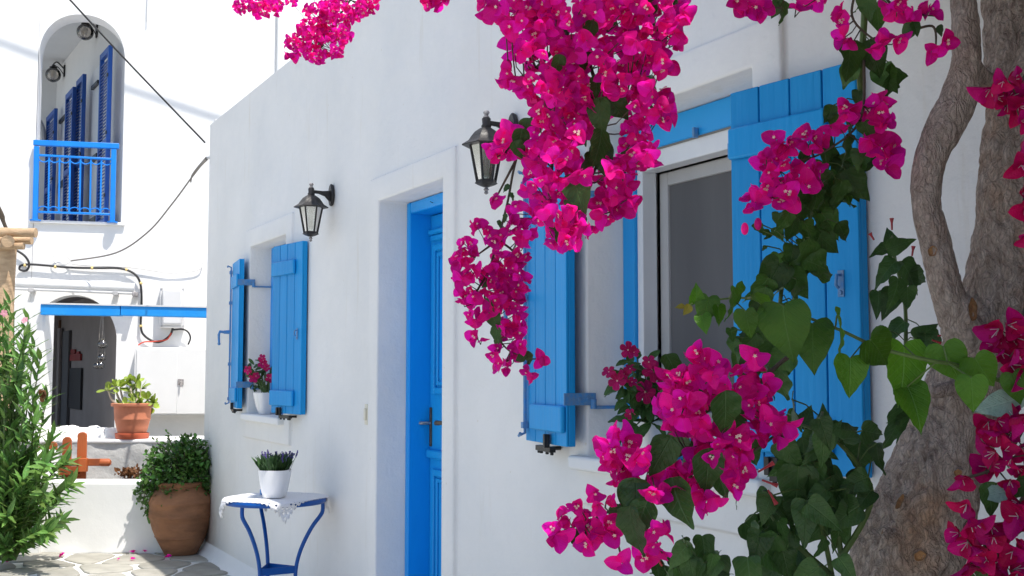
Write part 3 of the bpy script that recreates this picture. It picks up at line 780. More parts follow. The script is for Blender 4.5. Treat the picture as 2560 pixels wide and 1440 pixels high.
for a, bb in zip(us[:-1], us[1:]):
    mid = (a + bb) / 2
    lv = [(0, 0)]
    for op in (opD, opB):
        if op(mid):
            ea, eb = op(max(a, a)) or op(mid), op(bb) or op(mid)
            lv += [(ea[0], eb[0]), (ea[1], eb[1])]
    lv.append((BT, BT))
    for k in range(0, len(lv), 2):
        (l0, l1), (h0, h1) = lv[k], lv[k + 1]
        if h0 - l0 < 1e-5 and h1 - l1 < 1e-5: continue
        m.add([bw(a, l0), bw(bb, l1), bw(bb, h1), bw(a, h0)], [(0, 1, 2, 3)])
        m.add([bw(a, l0, -TH), bw(bb, l1, -TH), bw(bb, h1, -TH), bw(a, h0, -TH)], [(3, 2, 1, 0)])
    for k in range(1, len(lv) - 1):
        l0, l1 = lv[k]
        m.add([bw(a, l0), bw(bb, l1), bw(bb, l1, -TH), bw(a, l0, -TH)], [(0, 1, 2, 3)])
for (u, op) in ((uB0, opB), (uB1, opB), (uD0, opD), (uD1, opD)):
    z0, z1 = op(u)
    m.add([bw(u, z0), bw(u, z1), bw(u, z1, -TH), bw(u, z0, -TH)], [(0, 1, 2, 3)])
me = m.mesh('wall', 'back_plaster', True, 45)
bm = bmesh.new(); bm.from_mesh(me); bmesh.ops.remove_doubles(bm, verts=bm.verts, dist=2e-5); bmesh.ops.recalc_face_normals(bm, faces=bm.faces); bm.to_mesh(me); bm.free()
me.set_sharp_from_angle(angle=R(45))
o = bpy.data.objects.new('wall', me); C.objects.link(o); setp(o, back)
bv = o.modifiers.new('round', 'BEVEL'); bv.width = .02; bv.segments = 3; bv.limit_method = 'ANGLE'; bv.angle_limit = R(50)
# gallery and passage behind the arches: walls run along LV
LA = R(31); LV = (HF * math.cos(LA) - RT * math.sin(LA)).normalized(); LN = V(LV.y, -LV.x, 0)
if LN.dot(RT) > 0: LN = -LN
def gallery(u0, u1, z0, z1, length, name, lab, left=0.5):
    a, bb = bw(u1, 0, -TH + .001), bw(u0 - left, 0, -TH + .001)
    c, d = a + LV * length, bb + LV * length
    zz0, zz1 = V(0, 0, z0), V(0, 0, z1)
    mm = MB()
    for (p, q) in ((a, c), (c, d)):      # outer left wall left out, unseen, to let more light inside
        mm.add([p + zz0, q + zz0, q + zz1, p + zz1], [(0, 1, 2, 3)])
    mm.add([a + zz1, c + zz1, d + zz1, bb + zz1], [(0, 1, 2, 3)])
    mm.add([a + zz0, c + zz0, d + zz0, bb + zz0], [(0, 1, 2, 3)])
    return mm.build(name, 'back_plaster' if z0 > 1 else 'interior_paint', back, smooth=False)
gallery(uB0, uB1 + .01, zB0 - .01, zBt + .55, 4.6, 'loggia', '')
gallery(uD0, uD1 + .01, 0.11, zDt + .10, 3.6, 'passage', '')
GP = bw(uB1 + .01, 0, -TH)                   # point on the gallery wall
def gp(px, py, off=0.0, P=GP): return onP(px, py, P + LN * off, LN)
# louvred shutters standing open along the gallery wall
def louvre(pxa, pxb, pyt, off, edge, label):
    t1 = gp(pxb, pyt, off); ub = (t1 - GP).dot(LV); ua = (gp(pxa, pyt, off) - GP).dot(LV)
    ub, ua = min(ua, ub), max(ua, ub)
    top = t1.z; z0 = zB0 + .03; th = .045; fr = .05
    O = GP + LV * ub + LN * (off - th); O.z = 0
    W = ua - ub
    m = MB(); Zv = V(0, 0, 1)
    m.obox(O + Zv * z0, LV * fr, LN * th, Zv * (top - z0)); m.obox(O + LV * (W - fr) + Zv * z0, LV * fr, LN * th, Zv * (top - z0))
    for zc in (z0, (z0 + top) / 2 - .1, top - .07): m.obox(O + LV * fr + Zv * zc, LV * (W - 2 * fr), LN * (th * .98), Zv * .07)
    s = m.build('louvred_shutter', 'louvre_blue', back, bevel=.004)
    m = MB(); zc = z0 + .09
    while zc < top - .10:
        m.obox(O + LV * fr + Zv * zc + LN * .006, LV * (W - 2 * fr), LN * .032 - Zv * .018, Zv * .006 + LN * .003); zc += .038
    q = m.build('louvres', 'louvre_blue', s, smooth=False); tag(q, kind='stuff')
    for zc in (top - .35, (z0 + top) / 2, z0 + .3):
        mm = MB(); mm.obox(O + Zv * zc + LN * (th + .001) - LV * .02, LV * .05, LN * .010, Zv * .035); mm.build('hinge', 'black_iron', s)
    return s
louvre(250, 272, 112, .16, 0, '')
louvre(191, 207, 184, .16, 0, '')
louvre(164, 182, 216, .22, 0, '')
louvre(116, 136, 270, .16, 0, '')
# white door frames on the gallery wall, with black hinges
def gbox(px0, px1, py0, py1, off0, off1, name, matn, P=GP, parent=None, bev=.004):
    a = gp(px1, py0, off1, P); c = gp(px0, py1, off1, P)
    ub, ua = sorted(((a - P).dot(LV), (c - P).dot(LV)))
    O = P + LV * ub + LN * off0; O.z = min(a.z, c.z)
    m = MB(); m.obox(O, LV * (ua - ub), LN * (off1 - off0), V(0, 0, abs(a.z - c.z)))
    return m.build(name, matn, parent or back, bevel=bev)
gbox(222, 250, 160, 556, .004, .05, 'window_jamb', 'pvc_white')
gbox(144, 164, 255, 556, .004, .05, 'window_jamb', 'pvc_white')
for (x, y) in ((235, 212), (232, 395), (229, 552), (154, 297), (153, 458)):
    gbox(x - 8, x + 8, y - 13, y + 13, .051, .085, 'hinge', 'black_iron')
# round window frame at the gallery's end
m = MB(); pts = []
for k in range(25):
    a = R(-20 + k * 9); q = GP + LV * 4.2
    p = dep(84 + 26 * math.cos(a), 345 - 52 * math.sin(a), (q - CAM).dot(HF)); pts.append(p)
m.tube(pts, .03, 8); m.build('round_window_frame', 'sash_grey', back)
# conduit and pipe on the wall
for (px, ya, yb, nm) in ((703, -200, 200, 'drain_pipe'), (375, -200, 55, 'conduit')):
    a, c = bpx(px, ya, .03), bpx(px, yb, .03); c2 = V(a.x, a.y, c.z)
    MB().tube([a, c2], .028 if nm == 'drain_pipe' else .008, 10).build(nm, 'back_plaster', back)
# marble ledge of the balcony
MB().obox(bw(uB0 - .04, zB0 - .035, .002), BU * (uB1 - uB0 + .08), BN * .035, V(0, 0, .03)).build('balcony_ledge', 'white_coping', back, bevel=.006)

# ---- balcony railing
rail = thing('balcony_railing', 'bright blue iron balcony railing with ring ornaments in the upper arch', 'railing', bw((uB0 + uB1) / 2, zB0, .05))
ro = .06
def rb(px, py): q = bu(px, py, ro); return bw(q[0], q[1], ro)
def bar(p, q, w, h, name, parent=rail, matn='rail_blue', bev=.004):
    d = q - p; L = d.length; d.normalize(); s = BN if abs(d.dot(BN)) < .9 else BU
    t = d.cross(s).normalized()
    m = MB(); m.obox(p - s * w / 2 - t * h / 2, d * L, s * w, t * h); return m.build(name, matn, parent, bevel=bev)
bar(rb(84, 357), rb(298, 366), .06, .055, 'handrail')
pl = bar(rb(92, 366), rb(88, 551), .05, .05, 'post'); pr = bar(rb(285, 372), rb(281, 556), .05, .05, 'post')
for q in ((88, 551), (281, 556)):
    p = rb(*q); m = MB(); m.lathe([(.055, 0), (.055, .012), (.03, .016)], p - V(0, 0, .004), 12); m.build('foot_plate', 'rail_blue', rail)
bar(rb(97, 388), rb(280, 398), .03, .022, 'rail'); bar(rb(95, 530), rb(277, 536), .03, .022, 'rail')
n = 7
for i in range(1, n):
    t = i / n
    a = rb(97 + (280 - 97) * t, 390 + 9 * t); c = rb(95 + (277 - 95) * t, 529 + 6 * t)
    bar(a, c, .016, .016, 'baluster', bev=0)
for i in range(n):
    t0 = (i + .5) / n
    for (x0, x1, y0, y1, s) in ((97, 280, 391, 400, -1), (95, 277, 529, 535, 1)):
        ctr = rb(x0 + (x1 - x0) * t0, y0 + (y1 - y0) * t0)
        r = .056; m = MB()
        pts = [ctr + BU * r * math.cos(a) + V(0, 0, s * r * math.sin(a)) for a in [R(-35 + k * 250 / 16) for k in range(17)]]
        pts = [ctr + BU * r * math.cos(a) + V(0, 0, s * (r * .95 + r * math.sin(a))) for a in [R(180 + k * 180 / 14) for k in range(15)]] if False else [ctr + BU * r * math.cos(a) + V(0, 0, s * r * math.sin(a)) for a in [R(k * 180 / 14) for k in range(15)]]
        m.tube(pts, .0065, 6); m.build('ring_ornament', 'rail_blue', rail)

# ---- globe lamps on the gallery wall
def globe(px, py, wpx, wpy, rpx, label):
    w = gp(wpx, wpy, .004); c = dep(px, py, (w - CAM).dot(HF)); r = rpx / FPX * (w - CAM).dot(HF)
    w2 = w; t = thing('globe_lamp', label, 'lamp', w, 'globe lamps in the balcony')
    MB().sphere(c, r, 24, 14).build('globe', 'globe_glass', t, sharp=0)
    MB().sphere(c + V(0, 0, r * .1), r * .28, 12, 8, sc=(1, 1, 1.9)).build('bulb', 'bulb_white', t, sharp=0)
    MB().lathe([(r * .45, 0), (r * .5, .012), (r * .2, .03), (r * .15, .05)], c + V(0, 0, r * .92), 14).build('gallery_cap', 'black_iron', t)
    top = c + V(0, 0, r + .05)
    pts = spline([top, top + (w - top) * .3 + V(0, 0, .05), top + (w - top) * .65 + V(0, 0, .03), w + V(0, 0, .0)], 5)
    m = MB(); m.tube(pts, .009, 8)
    pts = spline([top + V(0, 0, -.01), top + (w - top) * .5 + V(0, 0, -.02), w + V(0, 0, -.09)], 5); m.tube(pts, .006, 6)
    m.build('scroll_arm', 'black_iron', t)
    m = MB(); m.obox(w - V(0, 0, .10) - LV * .03 - LN * .003, LV * .06, LN * .018, V(0, 0, .16)); m.build('wall_plate', 'black_iron', t, bevel=.006)
globe(213, 80, 243, 74, 21, 'smoky glass globe lamp high under the balcony arch')
globe(133, 187, 162, 174, 19, 'smoky glass globe lamp lower left inside the balcony arch')

# ---- things in the passage behind the lower arch
DP = bw(uD1 + .01, 0, -TH)
gbox(118, 148, 800, 1075, .002, .03, 'passage_door', 'brown_wood', DP); gbox(100, 116, 868, 1075, .002, .06, 'passage_cupboard', 'chalk_black', DP)
gbox(150, 172, 826, 1075, .004, .04, 'passage_door', 'screen_grey', DP)
gbox(136, 149, 820, 1075, .031, .06, 'door_jamb', 'interior_paint', DP)
tag(gbox(171, 202, 920, 1020, .004, .03, 'blackboard', 'chalk_black', DP, None), 'dark board hanging on the wall of the shaded passage', 'board')
bb_ = bpy.data.objects['blackboard']; bb_.parent = None
rd = gbox(174, 200, 884, 902, .004, .03, 'key_rack', 'red_lacquer', DP); rd.parent = None
tag(rd, 'small dark red rack on the passage wall above the dark board', 'rack')
gbox(176, 186, 873, 884.5, .006, .028, 'rack_top', 'red_lacquer', DP, rd)
gbox(190, 197, 878, 884.5, .006, .028, 'rack_top', 'red_lacquer', DP, rd)
# hanging glass jars by the arch
jt = dep(255, 790, 11.8)
jar = thing('hanging_jars', 'cluster of glass jars hanging on cords in the arched passage', 'hanging jars', dep(252, 920, 11.75))
m = MB()
for (x, y) in ((256, 862), (262, 893), (243, 918), (255, 915)): m.tube([dep(256 + (x - 256) * .2, 785, 11.75), dep(x, y - 15, 11.75), dep(x, y, 11.75)], .004, 6)
m.build('cord', 'cable_grey', jar)
for (x, y, r) in ((257, 860, 13), (255, 893, 10), (243, 914, 9), (252, 913, 10)):
    c = dep(x, y, 11.75); rr = r / FPX * 11.75
    MB().lathe([(rr * .5, -rr * .8), (rr * .95, -rr * .5), (rr, 0), (rr * .8, rr * .5), (rr * .5, rr * .75), (rr * .55, rr)], c, 14).build('jar', 'globe_glass', jar, sharp=60)
    MB().lathe([(rr * .4, -rr * .7), (rr * .85, -rr * .45), (rr * .8, -.01), (rr * .3, 0)], c, 12).build('soil', 'soil', jar)

# ---- awning roller above the lower arch
aw = thing('awning_roller', 'rolled-up white awning in its cassette above the lower arch', 'awning', bpx(190, 715, .02))
a, c = bpx(36, 708, .13), bpx(336, 720, .13)
MB().tube([a, c], .05, 18).build('cassette', 'cabinet_white', aw)
dlt = V(0, 0, -.055) + BN * .02
MB().tube([a + dlt, c + dlt], .018, 10).build('front_bar', 'cabinet_white', aw)
for x in (.12, .82, .985):
    p = a + (c - a) * x; m = MB(); m.obox(p + V(0, 0, -.085) - BN * .13, BU * .05, BN * .19, V(0, 0, .04)); m.build('bracket', 'sash_grey' if x < .9 else 'worn_metal', aw, bevel=.004)

# ---- meter box, cables, cabinet
def bbox(px0, px1, py0, py1, o0, o1, name, matn, parent=None, bev=.006):
    u0, z1 = bu(px0, py0, o1); u1, z0 = bu(px1, py1, o1)
    m = MB(); m.obox(bw(u0, z0, o0), BU * (u1 - u0), BN * (o1 - o0), V(0, 0, z1 - z0)); return m.build(name, matn, parent, bevel=bev)
mbx = bbox(400, 461, 717, 820, .003, .12, 'meter_box', 'box_grey', bev=.012)
tag(mbx, 'grey white plastic electric box on the wall above the cabinet', 'electric box')
bbox(406, 455, 722, 812, .121, .16, 'lid', 'box_grey', mbx, .02)
for (x, y) in ((404, 721), (458, 722), (404, 815), (458, 815)): bbox(x - 2, x + 2, y - 2, y + 2, .121, .126, 'screw', 'sash_grey', mbx, 0)
cab = bbox(337, 640, 868, 1036, .003, .22, 'wall_cabinet', 'cabinet_white', bev=.006)
tag(cab, 'white two-door wall cabinet right of the lower arch', 'cabinet')
bbox(342, 441, 873, 1034, .221, .234, 'cabinet_door', 'cabinet_white', cab, .003); bbox(444, 560, 873, 1034, .221, .234, 'cabinet_door', 'cabinet_white', cab, .003)
m = MB(); p = bpx(452, 955, .235); m.obox(p - BU * .03 - V(0, 0, .03), BU * .06, BN * .008, V(0, 0, .06)); m.tube([p, p + BN * .03, p + BN * .03 - V(0, 0, .05)], .009, 8); m.build('handle', 'worn_metal', cab)
def cable(pts, r, matn, name, label, off=.03, cat='cable', clips=None, grp=None):
    P = [bpx(x, y, off) for x, y in pts]
    q = [V(*p) for p in spline([tuple(p) for p in P], 6)]
    o = MB().tube(q, r, 8).build(name, matn); tag(o, label, cat, grp)
    for c in clips or []:
        p = bpx(c[0], c[1], off); m = MB(); m.sphere(p, r * 1.5, 8, 6); m.build('clip', 'tape_yellow', o)
    return o
cable([(40, 625), (62, 640), (73, 660), (66, 676), (50, 674), (52, 664), (75, 661), (120, 664), (180, 669), (250, 670), (300, 671), (335, 684), (351, 710), (354, 760), (352, 815), (360, 838), (385, 854), (405, 853), (425, 838), (432, 820)], .0115, 'cable_black', 'power_cable', 'thick black cable looping along the sunlit wall to the electric box', .04, clips=[(62, 663), (138, 667), (230, 670), (316, 674), (352, 708), (352, 815)])
cable([(345, 863), (360, 855), (380, 854), (400, 852), (418, 848), (428, 832)], .007, 'cable_red', 'red_cable', 'red and black cable running along the top of the wall cabinet', .06)
cable([(430, 825), (455, 823), (470, 830), (476, 845), (470, 862)], .009, 'cable_black', 'thin_cable', 'thin black cable dropping from the electric box to the cabinet top', .06)
cable([(180, 660), (230, 664), (320, 668), (380, 676), (420, 682), (470, 680), (500, 672), (508, 655)], .006, 'cable_white', 'white_cable', 'thin white cable sagging along the wall towards the house corner', .03)
cable([(178, 652), (165, 640), (148, 633), (135, 640), (134, 652), (146, 660), (165, 660), (178, 652)], .005, 'cable_white', 'cable_loop', 'small loop of thin white cable at the wall above the awning', .04)
# overhead wires
ca = V(HX0, -.01, 0); ca = onX(513, 357, HX0 - .01)
e1 = dep(180, 0, 9.0); ext = ca + (e1 - ca) * 1.5
pts = [V(*p) for p in spline([tuple(ca), tuple(ca + (ext - ca) * .5 - V(0, 0, .02)), tuple(ext)], 8)]
ow = MB().tube(pts, .008, 6).build('overhead_wire', 'cable_black'); tag(ow, 'taut black overhead wire crossing in front of the arched balcony', 'wire')
c2 = onX(517, 396, HX0 - .012); w2 = bpx(178, 652, .04)
pts = spline([tuple(c2), tuple(dep(482, 440, 10.0)), tuple(dep(430, 510, 10.4)), tuple(dep(370, 580, 10.9)), tuple(dep(290, 632, 11.3)), tuple(w2)], 8)
dw = MB().tube([V(*p) for p in pts], .008, 6).build('drop_wire', 'cable_grey'); tag(dw, 'grey service wire sagging from the house corner to the far wall', 'wire')
pts = spline([tuple(c2), tuple(dep(495, 420, 9.85)), tuple(dep(480, 440, 9.95)), tuple(dep(477, 456, 10))], 6)
MB().tube([V(*p) for p in pts], [.016 - .0006 * k for k in range(len(pts))], 8).build('tape_wrap', 'cable_grey', dw)
p0 = onX(523, 310, HX0 + .01); 
m = MB(); m.tube([V(HX0 - .012, .05, p0.z + .05), V(HX0 - .012, .05, c2.z + .03), c2], .012, 8); m.build('conduit_pipe', 'cable_white', dw)
# two more cables strung above the lane (their shadows fall on the far wall)
sa, sb = bpx(-60, 84, 0), bpx(640, 328, 0)
q1, q2 = sa + SUN * 3.4, sb + SUN * 3.0
oc = MB().tube([q1, (q1 + q2) / 2 - V(0, 0, .03), q2], .02, 8).build('lane_cable', 'cable_black'); tag(oc, 'cable strung high above the lane, shadow falling across the arched balcony wall', 'cable')

# ================================================================== COURT WALLS, GATE, PERGOLA, BEAM
def fbox(px0, px1, py0, py1, d, th, name, matn, parent=None, bev=.012, z0=None):
    """box whose street face is square to the view at depth d"""
    a, c = dep(px0, py0, d), dep(px1, py1, d)
    zb = c.z if z0 is None else z0
    L = (c - a).dot(RT); o = V(a.x, a.y, zb)
    m = MB(); m.obox(o, RT * L, HF * th, V(0, 0, a.z - zb)); return m.build(name, matn, parent, bevel=bev, seg=3)
lw = fbox(98, 512, 1205, 1380, 9.40, .28, 'low_wall', 'back_plaster', z0=0, bev=.02)
tag(lw, 'low white wall across the end of the lane behind the clay urn', 'wall')
lb = fbox(-260, 100, 1131, 1380, 9.36, .34, 'gate_pier', 'back_plaster', z0=0, bev=.02)
tag(lb, 'white wall block behind the oleander, left of the low wall', 'wall')
a = dep(-260, 1103, 10.6); 
m = MB()
# retaining wall with rough plaster
nx = 60; nzv = 16; zt = dep(300, 1103, 10.6).z
o0 = dep(-260, 1103, 10.6); o0.z = 0; L = (dep(1000, 1103, 10.6) - dep(-260, 1103, 10.6)).dot(RT)
for i in range(nx + 1):
    for j in range(nzv + 1):
        p = o0 + RT * (L * i / nx) + V(0, 0, zt * j / nzv)
        p = p - HF * (.03 * noise.noise(p * 5) + .02 * noise.noise(p * 13))
        m.v.append(tuple(p))
for i in range(nx):
    for j in range(nzv):
        k = i * (nzv + 1) + j; m.f.append((k, k + nzv + 1, k + nzv + 2, k + 1)); m.m.append(0)
m.obox(o0 + HF * .06, RT * L, HF * .5, V(0, 0, zt - .02))
rw = m.build('retaining_wall', 'rough_plaster'); tag(rw, 'rough grey plastered retaining wall below the terracotta pot', 'wall')
m = MB(); m.obox(o0 - HF * .015 + V(0, 0, zt - .018), RT * L, HF * .60, V(0, 0, .035)); m.build('coping', 'white_coping', rw, bevel=.012)
# white painted stones along the terrace edge
edg = thing('stone_edging', 'uneven row of white painted stones along the terrace edge', 'stone edging', dep(190, 1100, 10.95))
xq = 96
for i in range(8):
    r_ = random.Random(i * 5 + 2); w_ = r_.uniform(20, 34)
    p = dep(xq + w_ / 2, 1100, 10.95); p.z = zt + .02; xq += w_ * .86
    m = MB(); m.sphere(V(0, 0, 0), 1.0, 18, 12)
    sw_ = w_ / FPX * 10.95 * .62; sh_ = r_.uniform(.085, .115)
    vv = []
    for q in m.v:
        q = V(*q); q = V(*[abs(t_) ** .6 * (1 if t_ > 0 else -1) for t_ in q]); q *= 1 + .10 * noise.noise(q * 1.7 + V(i * 3, 0, 0)) + .05 * noise.noise(q * 5 + V(i * 3, 0, 0))
        vv.append(tuple(p + RT * (q.x * sw_) + HF * (q.y * .07) + V(0, 0, q.z * sh_)))
    m.v = vv; m.build('stone', 'white_coping', edg, sharp=0)
# pillar that carries the blue beam
pl_ = fbox(30, 101, 757, 1105, 10.75, .25, 'pillar', 'back_plaster', z0=zt + .016, bev=.015); tag(pl_, 'white pillar at the left end of the blue beam', 'pillar')
bm_ = thing('blue_beam', 'bright blue wooden beam spanning across the lower arch to the house', 'beam', dep(300, 775, 10.7))
for (x0, x1, y0, y1, yb0) in ((101, 300, 760, 763, 787), (301.5, 560, 763.5, 770, 789)):
    A, Bq = dep(x0, y0, 10.7), dep(x1, y1, 10.7); hgt = A.z - dep(x0, yb0, 10.7).z
    m = MB(); m.obox(A - V(0, 0, hgt), Bq - A, HF * .10, V(0, 0, hgt)); m.build('beam', 'beam_blue', bm_, bevel=.006)
# weathered white upper edge board
A, Bq = dep(101, 757, 10.69), dep(560, 767, 10.69)
m = MB(); m.obox(A - V(0, 0, .012), Bq - A, HF * .13, V(0, 0, .014)); m.build('cap_board', 'cabinet_white', bm_)

# picket gate
gate = thing('picket_gate', 'reddish brown wooden picket gate standing behind the low white wall', 'gate', dep(160, 1205, 10.0))
for (x, w, yt) in ((16, 22, 1112), (101, 22, 1116), (131, 22, 1104), (167, 22, 1092), (205, 23, 1080)):
    A = dep(x - w / 2, yt, 10.0); W = w / FPX * 10.0; zb = .22; hgt = A.z - zb
    o = V(A.x, A.y, zb)
    prof = [V(0, 0, 0), RT * W, RT * W + V(0, 0, hgt - .03)] + [RT * (W / 2 + W / 2 * math.cos(a)) + V(0, 0, hgt - .03 + .03 * math.sin(a)) for a in [R(k * 30) for k in range(1, 6)]] + [V(0, 0, hgt - .03)]
    m = MB(); m.prism([o + q for q in prof], HF * .022); m.build('picket', 'gate_wood', gate, bevel=.003)
for (x0, x1, y0, y1, d, th) in ((-10, 196, 1166, 1188, 9.96, .03), (163, 262, 1147, 1165, 9.96, .03), (196, 215, 1146, 1180, 9.93, .05), (-10, 196, 1230, 1250, 9.96, .03)):
    fbox(x0, x1, y0, y1, d, th, 'rail', 'gate_wood', gate, .004)
p, q = dep(252, 1156, 9.95), dep(277, 1156, 9.95); MB().tube([p, p + (q - p) * .8, q], [.033, .033, .02], 12).build('latch_bar', 'gate_wood', gate)

# timber pergola at the left edge
per = thing('pergola', 'pale round-timber pergola corner at the left edge of the lane', 'pergola', V(dep(15, 900, 9.8).x, dep(15, 900, 9.8).y, 0))
def log(p, q, r, name='log'):
    rr = random.Random(hash((round(p.x, 2), round(q.z, 2))) % 1000)
    n_ = 8; pts = [p + (q - p) * (k / n_) for k in range(n_ + 1)]
    return MB().tube(pts, [r * (1 + .05 * math.sin(k * 1.7)) for k in range(n_ + 1)], 14).build(name, 'log_wood', per, sharp=50)
A = dep(14, 640, 9.8); log(V(A.x, A.y, 0), V(A.x, A.y, dep(14, 618, 9.8).z), .085, 'post')
log(dep(-120, 578, 9.7), dep(90, 582, 9.7), .04); log(dep(-120, 600, 9.85), dep(80, 601, 9.85), .035); log(dep(-120, 617, 9.7), dep(60, 615, 9.7), .03)
log(dep(20, 603, 9.6), dep(8, 606, 11.2), .052, 'beam')
m = MB()
for k in range(7):
    p = dep(-10, 500, 9.7); q = dep(15 + k, 575, 9.7)
    m.tube([V(*s) for s in spline([tuple(p), tuple(dep(-2 + k * 2, 535 + k, 9.7)), tuple(dep(6 + k % 3 * 3, 555, 9.7)), tuple(q)], 5)], .008, 5)
m.build('dry_vine', 'twig_bark', per)

# ================================================================== LEAF, BRACT AND FLOWER SHAPES
PROF = {
 'heart': ([0, .03, .10, .25, .45, .66, .85, 1], [(.10, -.09), (.29, -.12), (.43, .02), (.46, .20), (.40, .42), (.26, .65), (.09, .87), (0, 1)]),
 'ovate': ([0, .06, .16, .32, .52, .72, .89, 1], [(.03, 0), (.19, .03), (.32, .14), (.36, .30), (.32, .50), (.21, .70), (.08, .88), (0, 1)]),
 'delta': ([0, .05, .13, .28, .48, .70, .88, 1], [(.06, -.03), (.24, -.04), (.35, .07), (.34, .25), (.26, .48), (.15, .70), (.06, .88), (0, 1)]),
 'bract': ([0, .08, .24, .46, .70, .90, 1], [(.05, 0), (.28, .03), (.47, .18), (.52, .42), (.45, .69), (.25, .89), (0, 1)]),
 'lance': ([0, .15, .40, .70, 1], [(.02, 0), (.095, .12), (.14, .40), (.085, .70), (0, 1)]),
 'spoon': ([0, .2, .45, .7, .9, 1], [(.04, 0), (.14, .18), (.28, .45), (.32, .68), (.20, .90), (.05, 1)]),
 'oblong': ([0, .2, .45, .7, .9, 1], [(.03, 0), (.11, .18), (.19, .45), (.20, .65), (.11, .88), (.0, 1)]),
 'petal': ([0, .25, .6, .9, 1], [(.04, 0), (.20, .25), (.40, .62), (.34, .90), (.10, 1)]),
}
def leaf_tpl(kind, fold=.25, curl=-.25, wave=.03, seed=0, halves=2, mi=0, freq=3.0, width=1.0, crease=.4):
    ms, es = PROF[kind]; r = random.Random(seed); ph = r.uniform(0, 6)
    vs, fs, uv = [], [], []
    rows = [(a, b_[0], b_[1]) for a, b_ in zip(ms, es)]
    if halves == 2:
        rows = spline(rows, 2)
        cols = [-1, -.66, -.33, 0, .33, .66, 1]
    else: cols = [-1, 0, 1]
    tw = r.uniform(-.25, .25); bend = r.uniform(-.12, .12)
    for my, w, ey in rows:
        for c in cols:
            t = abs(c); x = max(w, 0) * c * width; y = my + (ey - my) * t
            z = fold * (abs(x) * crease + x * x * 1.9 * (1 - crease)) + curl * y * y + tw * x * y
            z += wave * math.sin(freq * 2 * PI * y + ph + (1.9 if c > 0 else 0)) * t * t
            vs.append((x * (1 - .2 * abs(fold) * t) + bend * y * y, y, z)); uv.append((.5 + x, y))
    k = len(cols)
    for i in range(len(rows) - 1):
        for j in range(k - 1):
            a = i * k + j; fs.append((a, a + 1, a + 1 + k, a + k))
    return vs, fs, [mi] * len(fs), uv
def join(tpls):
    vs, fs, ms, uv = [], [], [], []
    for T, M in tpls:
        v, f, q = T[:3]
        k = len(vs); vs += [tuple(M @ Vector(p)) for p in v]; fs += [tuple(i + k for i in g) for g in f]; ms += q
        uv += T[3] if len(T) > 3 else [(.8, .07)] * len(v)
    return vs, fs, ms, uv
def tpl_mesh(name, tpl, mats):
    m = MB(); m.inst(tpl, Matrix.Identity(4))
    return m.mesh(name, mats, True, 0)
def star_tpl(mi, r=.13):
    vs = [(0, 0, .0)]; fs = []
    for k in range(10):
        a = 2 * PI * k / 10; q = r if k % 2 == 0 else r * .5
        vs.append((q * math.cos(a), q * math.sin(a), .012 if k % 2 == 0 else 0))
    for k in range(10): fs.append((0, 1 + k, 1 + (k + 1) % 10))
    return vs, fs, [mi] * len(fs)
def tube_tpl(L, r, mi, n=5):
    vs = [(r * math.cos(2 * PI * k / n), r * math.sin(2 * PI * k / n), z) for z in (0, L) for k in range(n)]
    return vs, [(k, (k + 1) % n, (k + 1) % n + n, k + n) for k in range(n)], [mi] * n
def boug_flower(seed, nstar, open_):
    """three papery bracts round little cream florets; axis +Z, about 1 unit across a bract"""
    r = random.Random(seed); T = []
    for k in range(3):
        b_ = leaf_tpl('bract', r.uniform(.35, .8), r.uniform(-.42, .05), r.uniform(.03, .07), seed * 7 + k, 2, 0, r.uniform(1.2, 2.2), r.uniform(.9, 1.12), .25)
        a = k * 2 * PI / 3 + r.uniform(-.2, .2); tilt = open_ + r.uniform(-.15, .15)
        M = Matrix.Rotation(a, 4, 'Z') @ Matrix.Translation((0, .03, 0)) @ Matrix.Rotation(tilt, 4, 'X') @ Matrix.Scale(r.uniform(.88, 1.08), 4)
        T.append((b_, M))
    for k in range(nstar):
        a = k * 2 * PI / 3 + 1 + r.uniform(-.3, .3); d = .13
        M = Matrix.Translation((d * math.cos(a), d * math.sin(a), .0)) @ Matrix.Rotation(r.uniform(-.2, .2), 4, 'X')
        T.append((tube_tpl(.42, .026, 0), M)); T.append((star_tpl(1), M @ Matrix.Translation((0, 0, .41))))
    return join(T)
BF = [boug_flower(s, ns, op) for s, ns, op in ((1, 1, .75), (2, 2, .60), (3, 0, .85), (4, 0, .55), (5, 3, .70), (6, 0, 1.0), (7, 1, .5), (8, 0, .7))]
BFM = [tpl_mesh('bougainvillea_flower', t, ['bract', 'floret_cream']) for t in BF]
def crimson_flower(seed):
    r = random.Random(seed); T = [(boug_flower(seed + 40, 0, .75), Matrix.Identity(4))]
    for k in range(3):
        a = k * 2.1 + r.uniform(-.4, .4)
        M = Matrix.Rotation(a, 4, 'Z') @ Matrix.Rotation(r.uniform(.2, .5), 4, 'X')
        T.append((tube_tpl(.55, .018, 1), M)); 
    return join(T)
CF = [crimson_flower(s) for s in range(4)]
CFM = [tpl_mesh('crimson_flower', t, ['bract_crimson', 'stamen_white']) for t in CF]
def leafset(kind, matn, n=4, **kw):
    out = []
    for s in range(n):
        r = random.Random(s + 11)
        t = leaf_tpl(kind, kw.get('fold', .25) * r.uniform(.6, 1.4), kw.get('curl', -.25) * r.uniform(.4, 1.6), kw.get('wave', .03) * r.uniform(.5, 1.5), s, 2, 0, kw.get('freq', 3), kw.get('width', 1) * r.uniform(.9, 1.1))
        out.append((t, tpl_mesh('leaf', t, [matn])))
    return out
L_BOUG = leafset('ovate', 'boug_leaf', fold=.22, curl=-.22)
